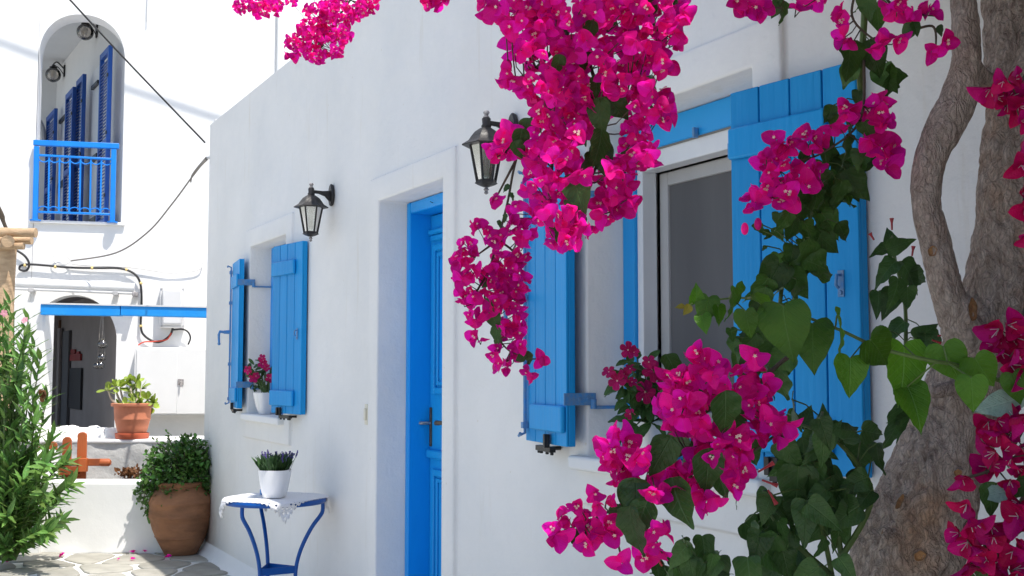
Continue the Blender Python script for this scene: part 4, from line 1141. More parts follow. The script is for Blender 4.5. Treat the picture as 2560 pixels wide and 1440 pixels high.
L_VINE = leafset('heart', 'vine_leaf', 3, fold=.3, curl=-.35, wave=.06, freq=2) + leafset('ovate', 'vine_leaf', 3, fold=.3, curl=-.4, wave=.07, freq=2, width=1.25) + leafset('delta', 'vine_leaf', 2, fold=.3, curl=-.3, wave=.06, width=1.2)
L_HEART = leafset('heart', 'heart_leaf', fold=.2, curl=-.22, wave=.025)
L_FOUR = leafset('delta', 'four_leaf', fold=.22, curl=-.28, wave=.03)
L_OLE = leafset('lance', 'oleander_leaf', fold=.5, curl=-.04, wave=.01)
L_VINCA = leafset('oblong', 'vinca_leaf', fold=.25, curl=-.35, wave=.02)
L_CRAS = leafset('spoon', 'crassula_leaf', fold=.2, curl=.15, wave=.0)
L_PALE = leafset('ovate', 'pale_leaf', fold=.15, curl=-.1); L_YEL = leafset('ovate', 'yellow_leaf', fold=.2, curl=-.2)
def frame(p, ydir, zdir, s, roll=0.0):
    y = ydir.normalized(); z = (zdir - y * zdir.dot(y)).normalized(); x = y.cross(z)
    M = Matrix(((x.x, y.x, z.x, p.x), (x.y, y.y, z.y, p.y), (x.z, y.z, z.z, p.z), (0, 0, 0, 1)))
    return M @ Matrix.Rotation(roll, 4, 'Y') @ Matrix.Scale(s, 4)
def zframe(p, zdir, s, spin):
    z = zdir.normalized(); ref = V(0, 0, 1) if abs(z.z) < .9 else V(1, 0, 0)
    x = ref.cross(z).normalized(); y = z.cross(x)
    M = Matrix(((x.x, y.x, z.x, p.x), (x.y, y.y, z.y, p.y), (x.z, y.z, z.z, p.z), (0, 0, 0, 1)))
    return M @ Matrix.Rotation(spin, 4, 'Z') @ Matrix.Scale(s, 4)
def rv(r): 
    while True:
        v = V(r.uniform(-1, 1), r.uniform(-1, 1), r.uniform(-1, 1))
        if .05 < v.length < 1: return v.normalized()
def sdir(deg, r=None, tilt=.35):
    """a direction in the picture plane (0 right, 90 up), leaning a little"""
    a = R(deg); d = RT * math.cos(a) + V(0, 0, 1) * math.sin(a)
    if r: d = d + FW * r.uniform(-tilt, tilt)
    return d.normalized()

# ================================================================== TABLE WITH CLOTH AND POT
TZ = .775; TC = onZ(689, 1245, TZ); TR = .282
tbl = thing('bistro_table', 'small round dark blue metal table against the white wall', 'table', (TC.x, TC.y, 0))
m = MB(); m.lathe([(TR - .02, -.026), (TR - .002, -.026), (TR + .004, -.018), (TR + .004, -.006), (TR, 0), (TR - .02, .002), (.0 + .01, .002)], V(TC.x, TC.y, TZ), 64)
m.build('table_top', 'table_blue', tbl, sharp=50)
legdir = [RT, (RT * -.5 + HF * .866).normalized(), (RT * -.5 - HF * .866).normalized()]
feet = []
for d in legdir:
    prof = [(.268, .755), (.268, .705), (.254, .675), (.210, .615), (.165, .53), (.135, .45), (.120, .37), (.120, .28), (.140, .15), (.175, .03), (.180, .012)]
    pts = [V(TC.x, TC.y, 0) + d * q + V(0, 0, z) for q, z in [tuple(x) for x in spline(prof, 4)]]
    MB().tube(pts, .0115, 10).build('leg', 'table_blue', tbl)
    feet.append(pts)
c0 = V(TC.x, TC.y, .375)
for i in range(3):
    a, c = c0 + legdir[i] * .120, c0 + legdir[(i + 1) % 3] * .120
    d = (c - a); L = d.length; d.normalize(); s = d.cross(V(0, 0, 1))
    m = MB(); m.obox(a - s * .003 - V(0, 0, .02), d * L, s * .006, V(0, 0, .040)); m.build('stretcher', 'table_blue', tbl, bevel=.002)
# tablecloth: a square doily lying askew, corners dropping over the rim
f_ = -HF * math.cos(R(22)) + RT * math.sin(R(22)); s_ = V(-f_.y, f_.x, 0)
cl = MB(); N = 56; HS = .385; DI = HS / math.sqrt(2)
ea, eb = (f_ + s_).normalized(), (f_ - s_).normalized()
rr = random.Random(3)
grid = {}
for i in range(N + 1):
    for j in range(N + 1):
        a, c = -1 + 2 * i / N, -1 + 2 * j / N
        sc = 1.0
        edge = max(abs(a), abs(c))
        q = ea * (a * DI) + eb * (c * DI) - RT * .004
        if edge > .999: q = q * (1 + .025 * math.sin((i + j if abs(a) > .999 else i - j) * 2.1))
        r = math.hypot(q.x, q.y)
        if r <= TR + .004: p = V(TC.x + q.x, TC.y + q.y, TZ + .0045 + .0015 * noise.noise(V(q.x, q.y, 0) * 25))
        else:
            u = q / r; ov = r - (TR + .004); ang = min(ov / .02, 1) * PI / 2
            p = V(TC.x, TC.y, TZ + .0045) + u * (TR + .005 + .012 * math.sin(ang)) - V(0, 0, .012 * (1 - math.cos(ang)) + max(0, ov - .02) * 1.25)
            p += u * (.012 * math.sin(ov * 60 + a * 9) * min(1, ov / .05))
        grid[i, j] = len(cl.v); cl.v.append(tuple(p))
for i in range(N):
    for j in range(N):
        a, c = -1 + 2 * (i + .5) / N, -1 + 2 * (j + .5) / N
        e = max(abs(a), abs(c))
        if .84 < e < .95 and (i + j) % 3 == 0 and (i % 2 == 0): continue    # lace holes
        cl.f.append((grid[i, j], grid[i + 1, j], grid[i + 1, j + 1], grid[i, j + 1])); cl.m.append(0)
cloth = cl.build('tablecloth', 'cloth_white', sharp=0); tag(cloth, 'white lace-edged cloth lying askew on the round blue table', 'tablecloth')
so_ = cloth.modifiers.new('thick', 'SOLIDIFY'); so_.thickness = .0015; so_.offset = 1

def square_pot(c, h, wt, wb, name, parent, rotdir, matn='ceramic_white'):
    """tapered square pot with rounded corners, c centre of base"""
    m = MB(); e = 4.0; n = 32
    x = rotdir; y = V(-x.y, x.x, 0)
    prof = [(wb * .9, 0), (wb, .004), (wb + (wt - wb) * .35, h * .25), (wb + (wt - wb) * .68, h * .55), (wb + (wt - wb) * .92, h * .85), (wt, h), (wt * .94, h), (wt * .90, h * .9), (.02, h * .88)]
    for (r, z) in prof:
        for k in range(n):
            a = 2 * PI * k / n; ca, sa = math.cos(a), math.sin(a)
            q = (abs(ca) ** e + abs(sa) ** e) ** (-1 / e)
            m.v.append(tuple(c + x * (r * q * ca) + y * (r * q * sa) + V(0, 0, z)))
    for i in range(len(prof) - 1):
        for k in range(n):
            a, b_ = i * n + k, i * n + (k + 1) % n; m.f.append((a, b_, b_ + n, a + n)); m.m.append(0)
    m.f.append(tuple(range(n))[::-1]); m.f.append(tuple((len(prof) - 1) * n + k for k in range(n))); m.m += [0, 0]
    return m.build(name, matn, parent, sharp=50)
# lavender pot on the table
pc = onZ(686, 1243, TZ + .008); pc.z = TZ + .0075
lav = thing('lavender_pot', 'white square pot of lavender standing on the blue table', 'potted plant', pc)
sc_ = (pc - CAM).dot(HF) / FPX
PH = 68 * sc_; PWT, PWB = 38 * sc_ * .96, 27 * sc_ * .92
square_pot(pc, PH, PWT, PWB, 'pot', lav, (RT * .98 + HF * -.2).normalized())
r = random.Random(5); m = MB(); hd = MB()
MB().lathe([(PWT * .88, PH * .86), (PWT * .5, PH * .93), (.01, PH * .95)], pc, 16).build('soil', 'soil', lav)
top = pc + V(0, 0, PH * .9)
for k in range(430):
    a = r.uniform(0, 2 * PI); q = PWT * .8 * math.sqrt(r.random()); b0 = top + V(q * math.cos(a), q * math.sin(a), 0)
    lean = V(math.cos(a), math.sin(a), 0) * (q / PWT) * r.uniform(.2, .9)
    L = r.uniform(.05, .115); d = (V(0, 0, 1) + lean + rv(r) * .25).normalized()
    t = L_OLE[k % 4][0]; m.inst(t, frame(b0, d, rv(r), L))
tag(m.build('grass_foliage', 'grass_leaf', lav, sharp=0), kind='stuff')
for k in range(34):
    a = r.uniform(0, 2 * PI); q = PWT * .75 * math.sqrt(r.random())
    b0 = top + V(q * math.cos(a), q * math.sin(a), 0) + (RT * .025 if k % 3 else V(0, 0, 0))
    L = r.uniform(.08, .125); d = (V(0, 0, 1) + V(math.cos(a), math.sin(a), 0) * .35 + rv(r) * .15).normalized()
    hd = MB(); e_ = b0 + d * L
    hd.tube([b0, e_], .0012, 4, 0)
    for i in range(9): hd.sphere(e_ + d * (i * .0035 - .018) + rv(r) * .0035, .0042, 5, 4, 1)
    hd.build('lavender_head', ['twig_green', 'lavender'], lav, sharp=0)
c_ = top + RT * (PWT * .55) - HF * .02
m = MB()
for k in range(12): m.inst(L_CRAS[k % 4][0], frame(c_ + rv(r) * .012, (V(0, 0, 1) + rv(r) * .8), rv(r), .03))
tag(m.build('dry_husk', 'dry_leaf', lav, sharp=0), kind='stuff')
# small blue pot behind it
p = onZ(655, 1237, TZ + .008) + HF * .04
bl = MB(); bl.lathe([(.016, .006), (.020, .007), (.022, .034), (.019, .036), (.018, .012)], V(p.x, p.y, TZ), 18)
o = bl.build('blue_cup', 'toy_blue'); tag(o, 'small bright blue cup half hidden behind the lavender pot', 'cup')

# ================================================================== POTTED VINCAS ON THE SILLS
def vinca_flower(seed):
    r = random.Random(seed); T = []
    for k in range(5):
        T.append((leaf_tpl('petal', .1, -.15, .02, seed + k, 1, 0), Matrix.Rotation(k * 2 * PI / 5, 4, 'Z') @ Matrix.Rotation(.18, 4, 'X')))
    T.append((star_tpl(1, .12), Matrix.Translation((0, 0, .03))))
    return join(T)
VF = [vinca_flower(s) for s in range(3)]; VFM = [tpl_mesh('vinca_flower', t, ['vinca_petal', 'floret_cream']) for t in VF]
def vinca(c, potpx, label, h, wt, wb, blobs, flowers, depth, seed, lpx):
    t = thing('vinca_pot', label, 'potted plant', c, 'potted vincas on the window sills')
    square_pot(c, h, wt, wb, 'pot', t, (RT * .8 + HF * .6).normalized())
    MB().lathe([(wt * .85, h * .85), (.01, h * .9)], c, 14).build('soil', 'soil', t)
    r = random.Random(seed); top = c + V(0, 0, h * .9); st = MB(); n = 0
    s_ = lpx / FPX * depth
    for (x, y, rad, k) in blobs:
        for i in range(k):
            a = r.uniform(0, 2 * PI); q = rad * math.sqrt(r.random())
            p = dep(x + q * math.cos(a), y + q * math.sin(a), depth + r.uniform(-.07, .07))
            d = (p - top); d = (d.normalized() + V(0, 0, -.5) + rv(r) * .7).normalized()
            inst('leaf', L_VINCA[n % 4][1], frame(p, d, (V(0, 0, 1) - FW + rv(r) * .6), s_ * r.uniform(.7, 1.2)), t); n += 1
            if i % 3 == 0: st.tube([top + rv(r) * wt * .3, (top + p) / 2 + V(0, 0, .02), p], .0025, 5)
    st.build('stems', 'twig_green', t)
    for i, (x, y, rp) in enumerate(flowers):
        p = dep(x, y, depth - .08); ax = (-FW + V(0, 0, .35) + rv(r) * .5)
        inst('flower', VFM[i % 3], zframe(p, ax, rp / FPX * depth, r.uniform(0, 6)), t)
d1 = (onY(665, 1036, .06) - CAM).dot(HF)
c = onY(663, 1037, .03); c.z = ZS + .007
vinca(c, None, 'white pot of small pink vincas on the far window sill', 53 * d1 / FPX, 27 * d1 / FPX, 14 * d1 / FPX,
      [(655, 950, 28, 40), (650, 925, 22, 16), (665, 970, 16, 14), (640, 935, 16, 8)], [(655, 895, 10), (657, 910, 13), (620, 925, 12), (635, 945, 14), (640, 940, 10), (675, 945, 12), (668, 920, 10)], d1, 21, 26)
d2 = (onY(1640, 1130, .03) - CAM).dot(HF)
c = onY(1622, 1150, .03); c.z = ZS + .007
vinca(c, None, 'white pot of deep pink vincas on the near window sill', .135, .062, .04,
      [(1600, 990, 45, 34), (1570, 960, 30, 14), (1635, 960, 40, 22), (1620, 1050, 32, 16), (1590, 1040, 28, 10), (1595, 915, 26, 10), (1640, 1010, 30, 12)],
      [(1570, 875, 22), (1585, 880, 14), (1522, 930, 18), (1543, 952, 24), (1560, 935, 14), (1575, 922, 16), (1612, 980, 30), (1630, 925, 28), (1640, 935, 22), (1622, 905, 18), (1575, 1035, 14), (1580, 955, 14), (1665, 970, 20)], d2, 22, 48)

# ================================================================== CLAY URN WITH SHRUB
uc = onZ(452, 1384, .018); uc.z = .018
ud = (uc - CAM).dot(HF); us_ = ud / FPX
urn = thing('urn_planter', 'big ridged brown clay urn with a dense green shrub at the house corner', 'planter', uc)
prof = [(38, 0), (40, 3), (46, 14), (58, 36), (61, 42), (63, 43), (63, 47), (69, 62), (74, 80), (76.5, 90), (79, 92), (78.5, 97), (79.5, 108), (79, 122), (81, 125), (80, 130), (76, 142), (69, 153), (61, 160), (58, 164), (62, 170), (65, 176), (60, 178), (54, 170)]
prof = [(a * us_, z * us_) for a, z in prof]
MB().lathe(prof, uc, 40, rfun=lambda a, z: 1 + .012 * math.sin(a * 3 + z * 9) + .008 * math.sin(a * 7 - z * 20)).build('urn', 'urn_clay', urn, sharp=60)
MB().lathe([(55 * us_, 166 * us_), (.01, 170 * us_)], uc, 20).build('soil', 'soil', urn)
r = random.Random(9); m = MB(); st = MB()
blobs = [(440, 1175, 75, 850), (480, 1150, 55, 420), (400, 1180, 55, 420), (440, 1240, 70, 520), (395, 1255, 35, 200), (505, 1190, 40, 300), (520, 1240, 22, 130), (385, 1150, 28, 90), (370, 1200, 26, 110), (350, 1235, 20, 50), (455, 1115, 22, 80), (495, 1130, 30, 110), (420, 1270, 50, 220), (380, 1285, 14, 40)]
small = leaf_tpl('ovate', .2, -.2, .02, 1, 1); small2 = leaf_tpl('spoon', .2, -.2, .02, 2, 1)
for (x, y, rad, k) in blobs:
    rad3 = rad * us_
    for i in range(int(k * .9)):
        d = rv(r) * (r.random() ** .45)
        lob = 1 + .25 * math.sin(d.x * 9 + y) * math.cos(d.z * 7 + x)
        p = dep(x, y, ud - .02) + V(d.x, d.y * .8, d.z) * rad3 * lob
        if p.y > -.01: p.y = -.02 - r.random() * .03
        m.inst(small if i % 2 else small2, frame(p, (d + V(0, 0, .2) + rv(r) * .8), (d + V(0, 0, .8) + rv(r) * .7), r.uniform(.030, .050)))
for k in range(60):
    a = r.uniform(0, 2 * PI); el = r.uniform(-.2, 1.2)
    d = V(math.cos(a) * math.cos(el), math.sin(a) * math.cos(el), math.sin(el)); q = uc + V(0, 0, .62); e = q + V(d.x * .30, d.y * .28, d.z * .33) * r.uniform(.7, 1.15)
    if e.y > -.02: e.y = -.03
    st.tube([q - V(0, 0, .05), (q + e) / 2 + V(0, 0, .03), e], .003, 4)
    for i in range(7):
        p = q + (e - q) * (.6 + .08 * i); m.inst(small2, frame(p + rv(r) * .012, d + rv(r) * .9, V(0, 0, 1) + rv(r), r.uniform(.024, .038)))
for k in range(9):   # trailing shoots on the left
    x, y = 345 + k * 9, 1255 + (k % 4) * 14
    a = dep(x + 10, y - 50, ud - .12); e = dep(x, y, ud - .1); st.tube([a, (a + e) / 2 + rv(r) * .02, e], .0022, 4)
    for i in range(8): m.inst(small, frame(a + (e - a) * i / 7 + rv(r) * .012, V(0, 0, -1) + rv(r), rv(r) - FW, r.uniform(.022, .036)))
tag(m.build('foliage', 'shrub_leaf', urn, sharp=0), kind='stuff'); st.build('stems', 'twig_bark', urn)

# dried plant left of the urn, behind the low wall
p0 = dep(318, 1205, 9.9); p0.z = .5
dp_ = thing('dry_plant', 'small dried brown plant behind the low wall left of the urn', 'plant', p0)
m = MB(); r = random.Random(4)
for k in range(150):
    p = dep(322 + r.gauss(0, 13), 1186 + r.gauss(0, 8), 9.9 + r.uniform(-.05, .05)); m.inst(small, frame(p, V(0, 0, 1) + rv(r), rv(r), r.uniform(.025, .05)))
m.tube([p0, dep(322, 1185, 9.9)], .01, 6)
tag(m.build('foliage', 'dry_leaf', dp_, sharp=0), kind='stuff')

# ================================================================== TERRACOTTA POT WITH JADE PLANT ON THE RETAINING WALL
jc = dep(330, 1101, 10.72); jc.z = zt + .018
js = 10.72 / FPX
jd = thing('jade_pot', 'terracotta pot of pale green jade plant on the terrace wall', 'potted plant', jc)
MB().lathe([(38 * js, 0), (40 * js, 2 * js), (41 * js, 13 * js), (39 * js, 14 * js), (36 * js, 5 * js)], jc, 28).build('saucer', 'saucer_red', jd, sharp=50)
MB().lathe([(30 * js, 6 * js), (33 * js, 10 * js), (38 * js, 28 * js), (42 * js, 46 * js), (43 * js, 47 * js), (43.5 * js, 49 * js), (43 * js, 51 * js), (44 * js, 66 * js), (45 * js, 80 * js), (51 * js, 80 * js), (52 * js, 82 * js), (52 * js, 87 * js), (48 * js, 88 * js), (45 * js, 86 * js), (44 * js, 78 * js)], jc, 40).build('pot', 'terracotta', jd, sharp=45)
MB().lathe([(44 * js, 78 * js), (.01, 80 * js)], jc, 16).build('soil', 'soil', jd)
r = random.Random(8); st = MB(); n = 0
tips = [(270, 968), (288, 958), (300, 960), (325, 945), (340, 952), (352, 962), (345, 985), (370, 990), (385, 1000), (380, 1008), (315, 1003), (300, 1008), (335, 1000), (352, 1000), (330, 975)]
for (x, y) in tips:
    e = dep(x, y + 8, 10.72 + r.uniform(-.12, .12)); b0 = dep(335 + (x - 330) * .55, 1018, 10.72); mid = (b0 + e) / 2 + RT * ((x - 330) / 330 * .12) - V(0, 0, .01)
    pts = [V(*q) for q in spline([tuple(b0), tuple(mid), tuple(e)], 4)]
    st.tube(pts, [.016 - .009 * k / (len(pts) - 1) for k in range(len(pts))], 7)
    for k in range(10):
        d = (V(0, 0, .45) + rv(r)).normalized()
        inst('leaf', L_CRAS[n % 4][1], frame(e + rv(r) * .012, d, V(0, 0, 1) + rv(r) * .5 - FW * .3, r.uniform(.055, .095)), jd); n += 1
st.build('stems', 'crassula_stem', jd)

# ================================================================== OLEANDER AT THE LEFT
oc_ = onZ(20, 1405, 0); oc_.z = 0
ole = thing('oleander', 'green oleander bush with a few pale pink flowers at the left edge', 'bush', oc_)
od = 8.75; r = random.Random(12); st = MB(); leaves = []
stems = [((20, 1400), (10, 1100), (25, 760)), ((20, 1400), (30, 1150), (70, 800)), ((20, 1400), (60, 1150), (100, 900)), ((20, 1400), (30, 1000), (60, 860)), ((25, 1400), (80, 1180), (118, 985)),
         ((30, 1400), (95, 1230), (165, 1155)), ((30, 1400), (100, 1280), (178, 1210)), ((30, 1400), (90, 1330), (160, 1300)), ((20, 1400), (60, 1250), (140, 1130)), ((15, 1400), (40, 1200), (60, 1000)),
         ((10, 1400), (-20, 1200), (-10, 900)), ((10, 1400), (0, 1200), (20, 960)), ((25, 1400), (70, 1300), (110, 1230)), ((15, 1400), (-10, 1250), (10, 1120)), ((20, 1400), (40, 1300), (60, 1200)), ((20, 1400), (20, 1340), (20, 1290)), ((20, 1400), (80, 1350), (120, 1330)), ((10, 1400), (-40, 1100), (-60, 820)), ((10, 1400), (0, 1000), (-10, 780)), ((20, 1400), (70, 1180), (85, 1060)),
         ((15, 1400), (30, 1080), (45, 930)), ((20, 1400), (55, 1240), (95, 1150)), ((20, 1400), (35, 1220), (30, 1060)), ((22, 1400), (50, 1330), (75, 1280))]
for (ex, ey) in ((5, 775), (35, 800), (60, 840), (85, 870), (20, 830), (-15, 800), (50, 900), (8, 880)): stems.append(((18, 1400), (18 + ex * .4, 1150), (ex, ey)))
for k in range(20):
    ex = r.uniform(-40, 150); ey = r.uniform(860 + max(0, ex) * 1.6, 1330)
    stems.append(((18, 1400), (18 + (ex - 18) * .5 + r.uniform(-15, 15), 1400 - (1400 - ey) * .55), (ex, ey)))
for k, (a, bb, c) in enumerate(stems):
    D = [od, od + r.uniform(-.3, .25), od + r.uniform(-.5, .3)]
    pts = [V(*q) for q in spline([tuple(dep(a[0] + r.uniform(-12, 12), a[1], D[0])), tuple(dep(*bb, D[1])), tuple(dep(*c, D[2]))], 14)]
    st.tube(pts, [.012 - .009 * i / (len(pts) - 1) for i in range(len(pts))], 6)
    L = 0
    for i in range(5, len(pts)):
        tdir = (pts[i] - pts[i - 1]).normalized()
        if i % 4 == 3: continue
        for q in range(3):
            if r.random() < .12: continue
            a_ = i * 1.05 + q * 2 * PI / 3
            u = tdir.cross(V(0, 0, 1) if abs(tdir.z) < .9 else V(1, 0, 0)).normalized(); w = tdir.cross(u)
            d = tdir * r.uniform(.7, 1.35) + u * math.cos(a_) + w * math.sin(a_)
            leaves.append((pts[i], d, tdir * .6 - (u * math.cos(a_) + w * math.sin(a_)) * .6 + V(0, 0, .6), r.uniform(.11, .165)))
st.build('stems', 'twig_green', ole)
leaves.sort(key=lambda q: -(q[3] + (.2 if proj(q[0])[0] > 0 else 0)))
for k, (p, d, n_, s) in enumerate(leaves[:300]): inst('leaf', L_OLE[k % 4][1], frame(p, d, n_, s), ole)
m = MB()
for k, (p, d, n_, s) in enumerate(leaves[300:]): m.inst(L_OLE[k % 4][0], frame(p, d, n_, s))
tag(m.build('leaf_mass', 'oleander_leaf', ole, sharp=0), kind='stuff')
pinkm = tpl_mesh('pink_flower', vinca_flower(9), ['pale_pink', 'floret_cream'])
for (x, y) in ((10, 783), (62, 800)): inst('flower', pinkm, zframe(dep(x, y, od - .35), -FW + rv(r) * .5, .026, r.uniform(0, 6)), ole)
m = MB()
for k in range(14): m.inst(small, frame(dep(108 + r.gauss(0, 4), 993 + r.gauss(0, 6), od - .2), V(0, 0, 1) + rv(r) * .6, rv(r), .05))
tag(m.build('dry_tip', 'dry_leaf', ole, sharp=0), kind='stuff')

# fallen bracts on the paving
r = random.Random(2)
for (x, y, s, lab) in ((155, 1389, 6, 'fallen magenta flower right of the oleander, alone on the paving'), (338, 1372, 6, 'fallen magenta flower closest to the foot of the low wall'), (333, 1381, 6, 'fallen magenta flower in the group left of the urn, middle one'),
        (361, 1379, 5, 'fallen magenta flower in the group left of the urn, nearest the urn'), (331, 1398, 5, 'fallen magenta flower farthest from the low wall, before the urn'), (421, 1393, 6, 'fallen magenta flower right at the foot of the clay urn'), (18, 1405, 6, 'fallen magenta flower under the oleander at the left edge'), (297, 1398, 3, 'tiny fallen pink petal midway between oleander and urn')):
    p = onZ(x, y, .024)
    o = bpy.data.objects.new('fallen_bract', BFM[2 + (x % 2)]); C.objects.link(o); o.matrix_basis = zframe(p, V(0, 0, 1) + rv(r) * .5, s / FPX * 9 * 1.5, r.uniform(0, 6))
    tag(o, lab, 'fallen flower', 'fallen flowers on the paving')

# ================================================================== THE BOUGAINVILLEA
BASE = V(-1.72, -.50, 0)
tree = thing('bougainvillea_tree', 'old bougainvillea with gnarled trunk and hanging magenta flower sprays', 'tree', BASE)
def limb(pts, name, seed, amp=.10, n=44, k=14, matn='bark'):
    """pts: (px, py, width px, depth) -> knobbly tapering limb"""
    P = [tuple(dep(x, y, d)) + (w * d / FPX / 2,) for x, y, w, d in pts]
    S = spline(P, k)
    off = V(seed * 3.1, seed, 0)
    def fn(i, a, p):
        t = i / k
        ridg = noise.noise(V(math.cos(a) * 2.2, math.sin(a) * 2.2, t * .7) + off)
        kn = noise.noise(p * 7 + off) + .5 * noise.noise(p * 17 + off)
        q = V(p.x * 42, p.y * 42, p.z * 15) + V(noise.noise(p * 18), noise.noise(p * 18 + off), 0) * 1.5
        cr = 1 - abs(noise.noise(q)) * 2.0
        q2 = V(p.x * 95, p.y * 95, p.z * 45)
        return 1 + amp * (ridg + .8 * kn) - .085 * max(0, cr) ** 3 + .035 * noise.noise(q2)
    return MB().tube([V(*q[:3]) for q in S], [q[3] for q in S], n, off=fn).build(name, matn, tree, sharp=0)
limb([(2060, 2900, 420, 2.25), (2130, 2200, 340, 2.25), (2190, 1750, 290, 2.22), (2262, 1450, 262, 2.2), (2322, 1250, 232, 2.2), (2372, 1100, 210, 2.2), (2425, 950, 185, 2.2), (2478, 800, 182, 2.2), (2532, 600, 185, 2.2), (2556, 300, 178, 2.22), (2556, 0, 172, 2.25), (2540, -350, 160, 2.3), (2480, -800, 130, 2.4)], 'trunk', 1, .17, 120, 40)
limb([(2445, 905, 120, 2.16), (2408, 830, 105, 2.12), (2364, 720, 82, 2.1), (2335, 600, 76, 2.1), (2313, 500, 76, 2.1), (2325, 400, 82, 2.1), (2358, 325, 92, 2.1), (2398, 245, 88, 2.1), (2416, 150, 74, 2.1), (2408, 0, 66, 2.1), (2390, -200, 66, 2.1), (2300, -500, 60, 2.1)], 'limb', 2, .10, 80, 34)
limb([(2440, 955, 60, 2.14), (2390, 968, 44, 2.1), (2350, 976, 40, 2.08), (2326, 978, 34, 2.08)], 'branch_stub', 3, .12, 20, 6)
limb([(2500, 240, 60, 2.2), (2455, 190, 40, 2.12), (2440, 150, 22, 2.08), (2425, 110, 10, 2.06)], 'branch_stub', 4, .15, 16, 6)
limb([(2415, 860, 22, 2.2), (2425, 720, 18, 2.22), (2455, 600, 14, 2.22)], 'branch', 5, .1, 10, 6)
# round knots where twigs broke off
from mathutils.bvhtree import BVHTree
bark_ = [o for o in tree.children if o.name.split('.')[0] in ('trunk', 'limb')]
bvh = [BVHTree.FromPolygons([v.co.copy() for v in o.data.vertices], [tuple(f.vertices) for f in o.data.polygons]) for o in bark_]
for (x, y, w, el) in ((2330, 628, 11, 1.0), (2205, 1358, 20, 1.5), (2255, 1258, 10, 1.8), (2425, 775, 20, 1.3), (2300, 1390, 12, 1.0), (2395, 1180, 8, 1.2)):
    d = ray(x, y).normalized(); hits = [h for h in (t.ray_cast(CAM, d) for t in bvh) if h[0] is not None]
    if not hits: continue
    h = min(hits, key=lambda q: q[3]); p, n_ = h[0], h[1]
    if n_.dot(d) > 0: n_ = -n_
    rr_ = w * h[3] / FPX; u_ = V(0, 0, 1).cross(n_).normalized(); w_ = n_.cross(u_); m = MB(); N_ = 20
    prof = [(1.25, -.010), (1.2, .002), (1.0, .006), (.82, .003), (.7, .0005), (.35, .001), (.02, .0015)]
    for (q, hh) in prof:
        for k in range(N_):
            a_ = 2 * PI * k / N_; j = 1 + .12 * math.sin(2 * a_ + x) + .07 * math.sin(5 * a_)
            m.v.append(tuple(p + u_ * (q * j * rr_ * math.cos(a_)) + w_ * (q * j * el * rr_ * math.sin(a_)) + n_ * hh))
    for i in range(len(prof) - 1):
        for k in range(N_):
            a_, b_ = i * N_ + k, i * N_ + (k + 1) % N_; m.f.append((a_, b_, b_ + N_, a_ + N_)); m.m.append(0 if i < 2 else 1)
    m.build('knot', ['bark', 'scar_wood'], tree, sharp=0)

def inside(x, y, circ):
    return any((x - a) ** 2 + (y - b_) ** 2 < r_ * r_ for a, b_, r_ in circ)
FL = []         # (spray object, matrix, variant, size)
def spray(circ, stems, depth, fpx, space, seed, leafs=(), jitter=.10, extra=1.0, meshes=None, parent=None, owner=tree, store=FL, stemr=.003, gap=-.33):
    r = random.Random(seed)
    circ = [(a, b_, max(c_ * .6, c_ - fpx * .16)) for a, b_, c_ in circ]
    sm = MB(); stpts = []
    for s in stems:
        P = spline([tuple(dep(x, y, depth + (dd if len(q) else 0))) for (x, y, *q) in s for dd in [q[0] if q else 0]], 8)
        P = [V(*p) for p in P]; sm.tube(P, [stemr * (1 - .5 * i / len(P)) for i in range(len(P))], 6); stpts += P
    x0 = min(c[0] - c[2] for c in circ); x1 = max(c[0] + c[2] for c in circ); y0 = min(c[1] - c[2] for c in circ); y1 = max(c[1] + c[2] for c in circ)
    pts = []; fails = 0
    while fails < 2500:
        x, y = r.uniform(x0, x1), r.uniform(y0, y1)
        if not inside(x, y, circ): continue
        if any((x - a) ** 2 + (y - b_) ** 2 < space * space for a, b_ in pts): fails += 1; continue
        if noise.noise(V(x / (fpx * 1.5), y / (fpx * 1.5), seed)) < gap: fails += .2; continue
        pts.append((x, y)); fails = 0 if fails < 100 else fails
    out = []
    for (x, y) in pts:
        c = min(circ, key=lambda q: ((x - q[0]) ** 2 + (y - q[1]) ** 2) / (q[2] ** 2))
        ox, oy = (x - c[0]) / c[2], (y - c[1]) / c[2]; rad = min(1, math.hypot(ox, oy))
        bulge = math.sqrt(max(0, 1 - rad * rad))
        D = depth - jitter * bulge + r.uniform(-.5, .5) * jitter
        p = dep(x, y, D)
        ax = (RT * ox * .9 - UP * oy * .7 - FW * (.35 + .6 * bulge) - V(0, 0, .28) + rv(r) * .65).normalized()
        s = fpx * D / FPX * r.uniform(.72, 1.2)
        b0 = p - ax * s * .35
        out.append((b0, ax, s, r.uniform(0, 6.28)))
        q = min(stpts, key=lambda t: (t - b0).length_squared)
        mid = (q + b0) / 2 + rv(r) * .008 - V(0, 0, .008)
        sm.tube([q, mid, b0], [.0014, .0012, .001], 4)
    so_ = sm.build('flower_spray', 'twig_bark', owner, sharp=0)
    for k, (b0, ax, s, sp) in enumerate(out):
        store.append((so_, zframe(b0, ax, s, sp), r.randrange(99), s / (b0 - CAM).length, b0))
    for k, (x, y, L, ang, *dz) in enumerate(leafs):
        D = depth + (dz[0] if dz else r.uniform(-.05, .05)); p = dep(x, y, D)
        q = min(stpts, key=lambda t: (t - p).length_squared)
        d = sdir(ang, r, .4)
        p0 = p - d * (L * D / FPX * .5)
        inst('leaf', L_BOUG[k % 4][1], frame(p0, d, -FW + V(0, 0, .3) + rv(r) * .7, L * D / FPX * 1.05, r.uniform(-.5, .5)), so_)
    return so_
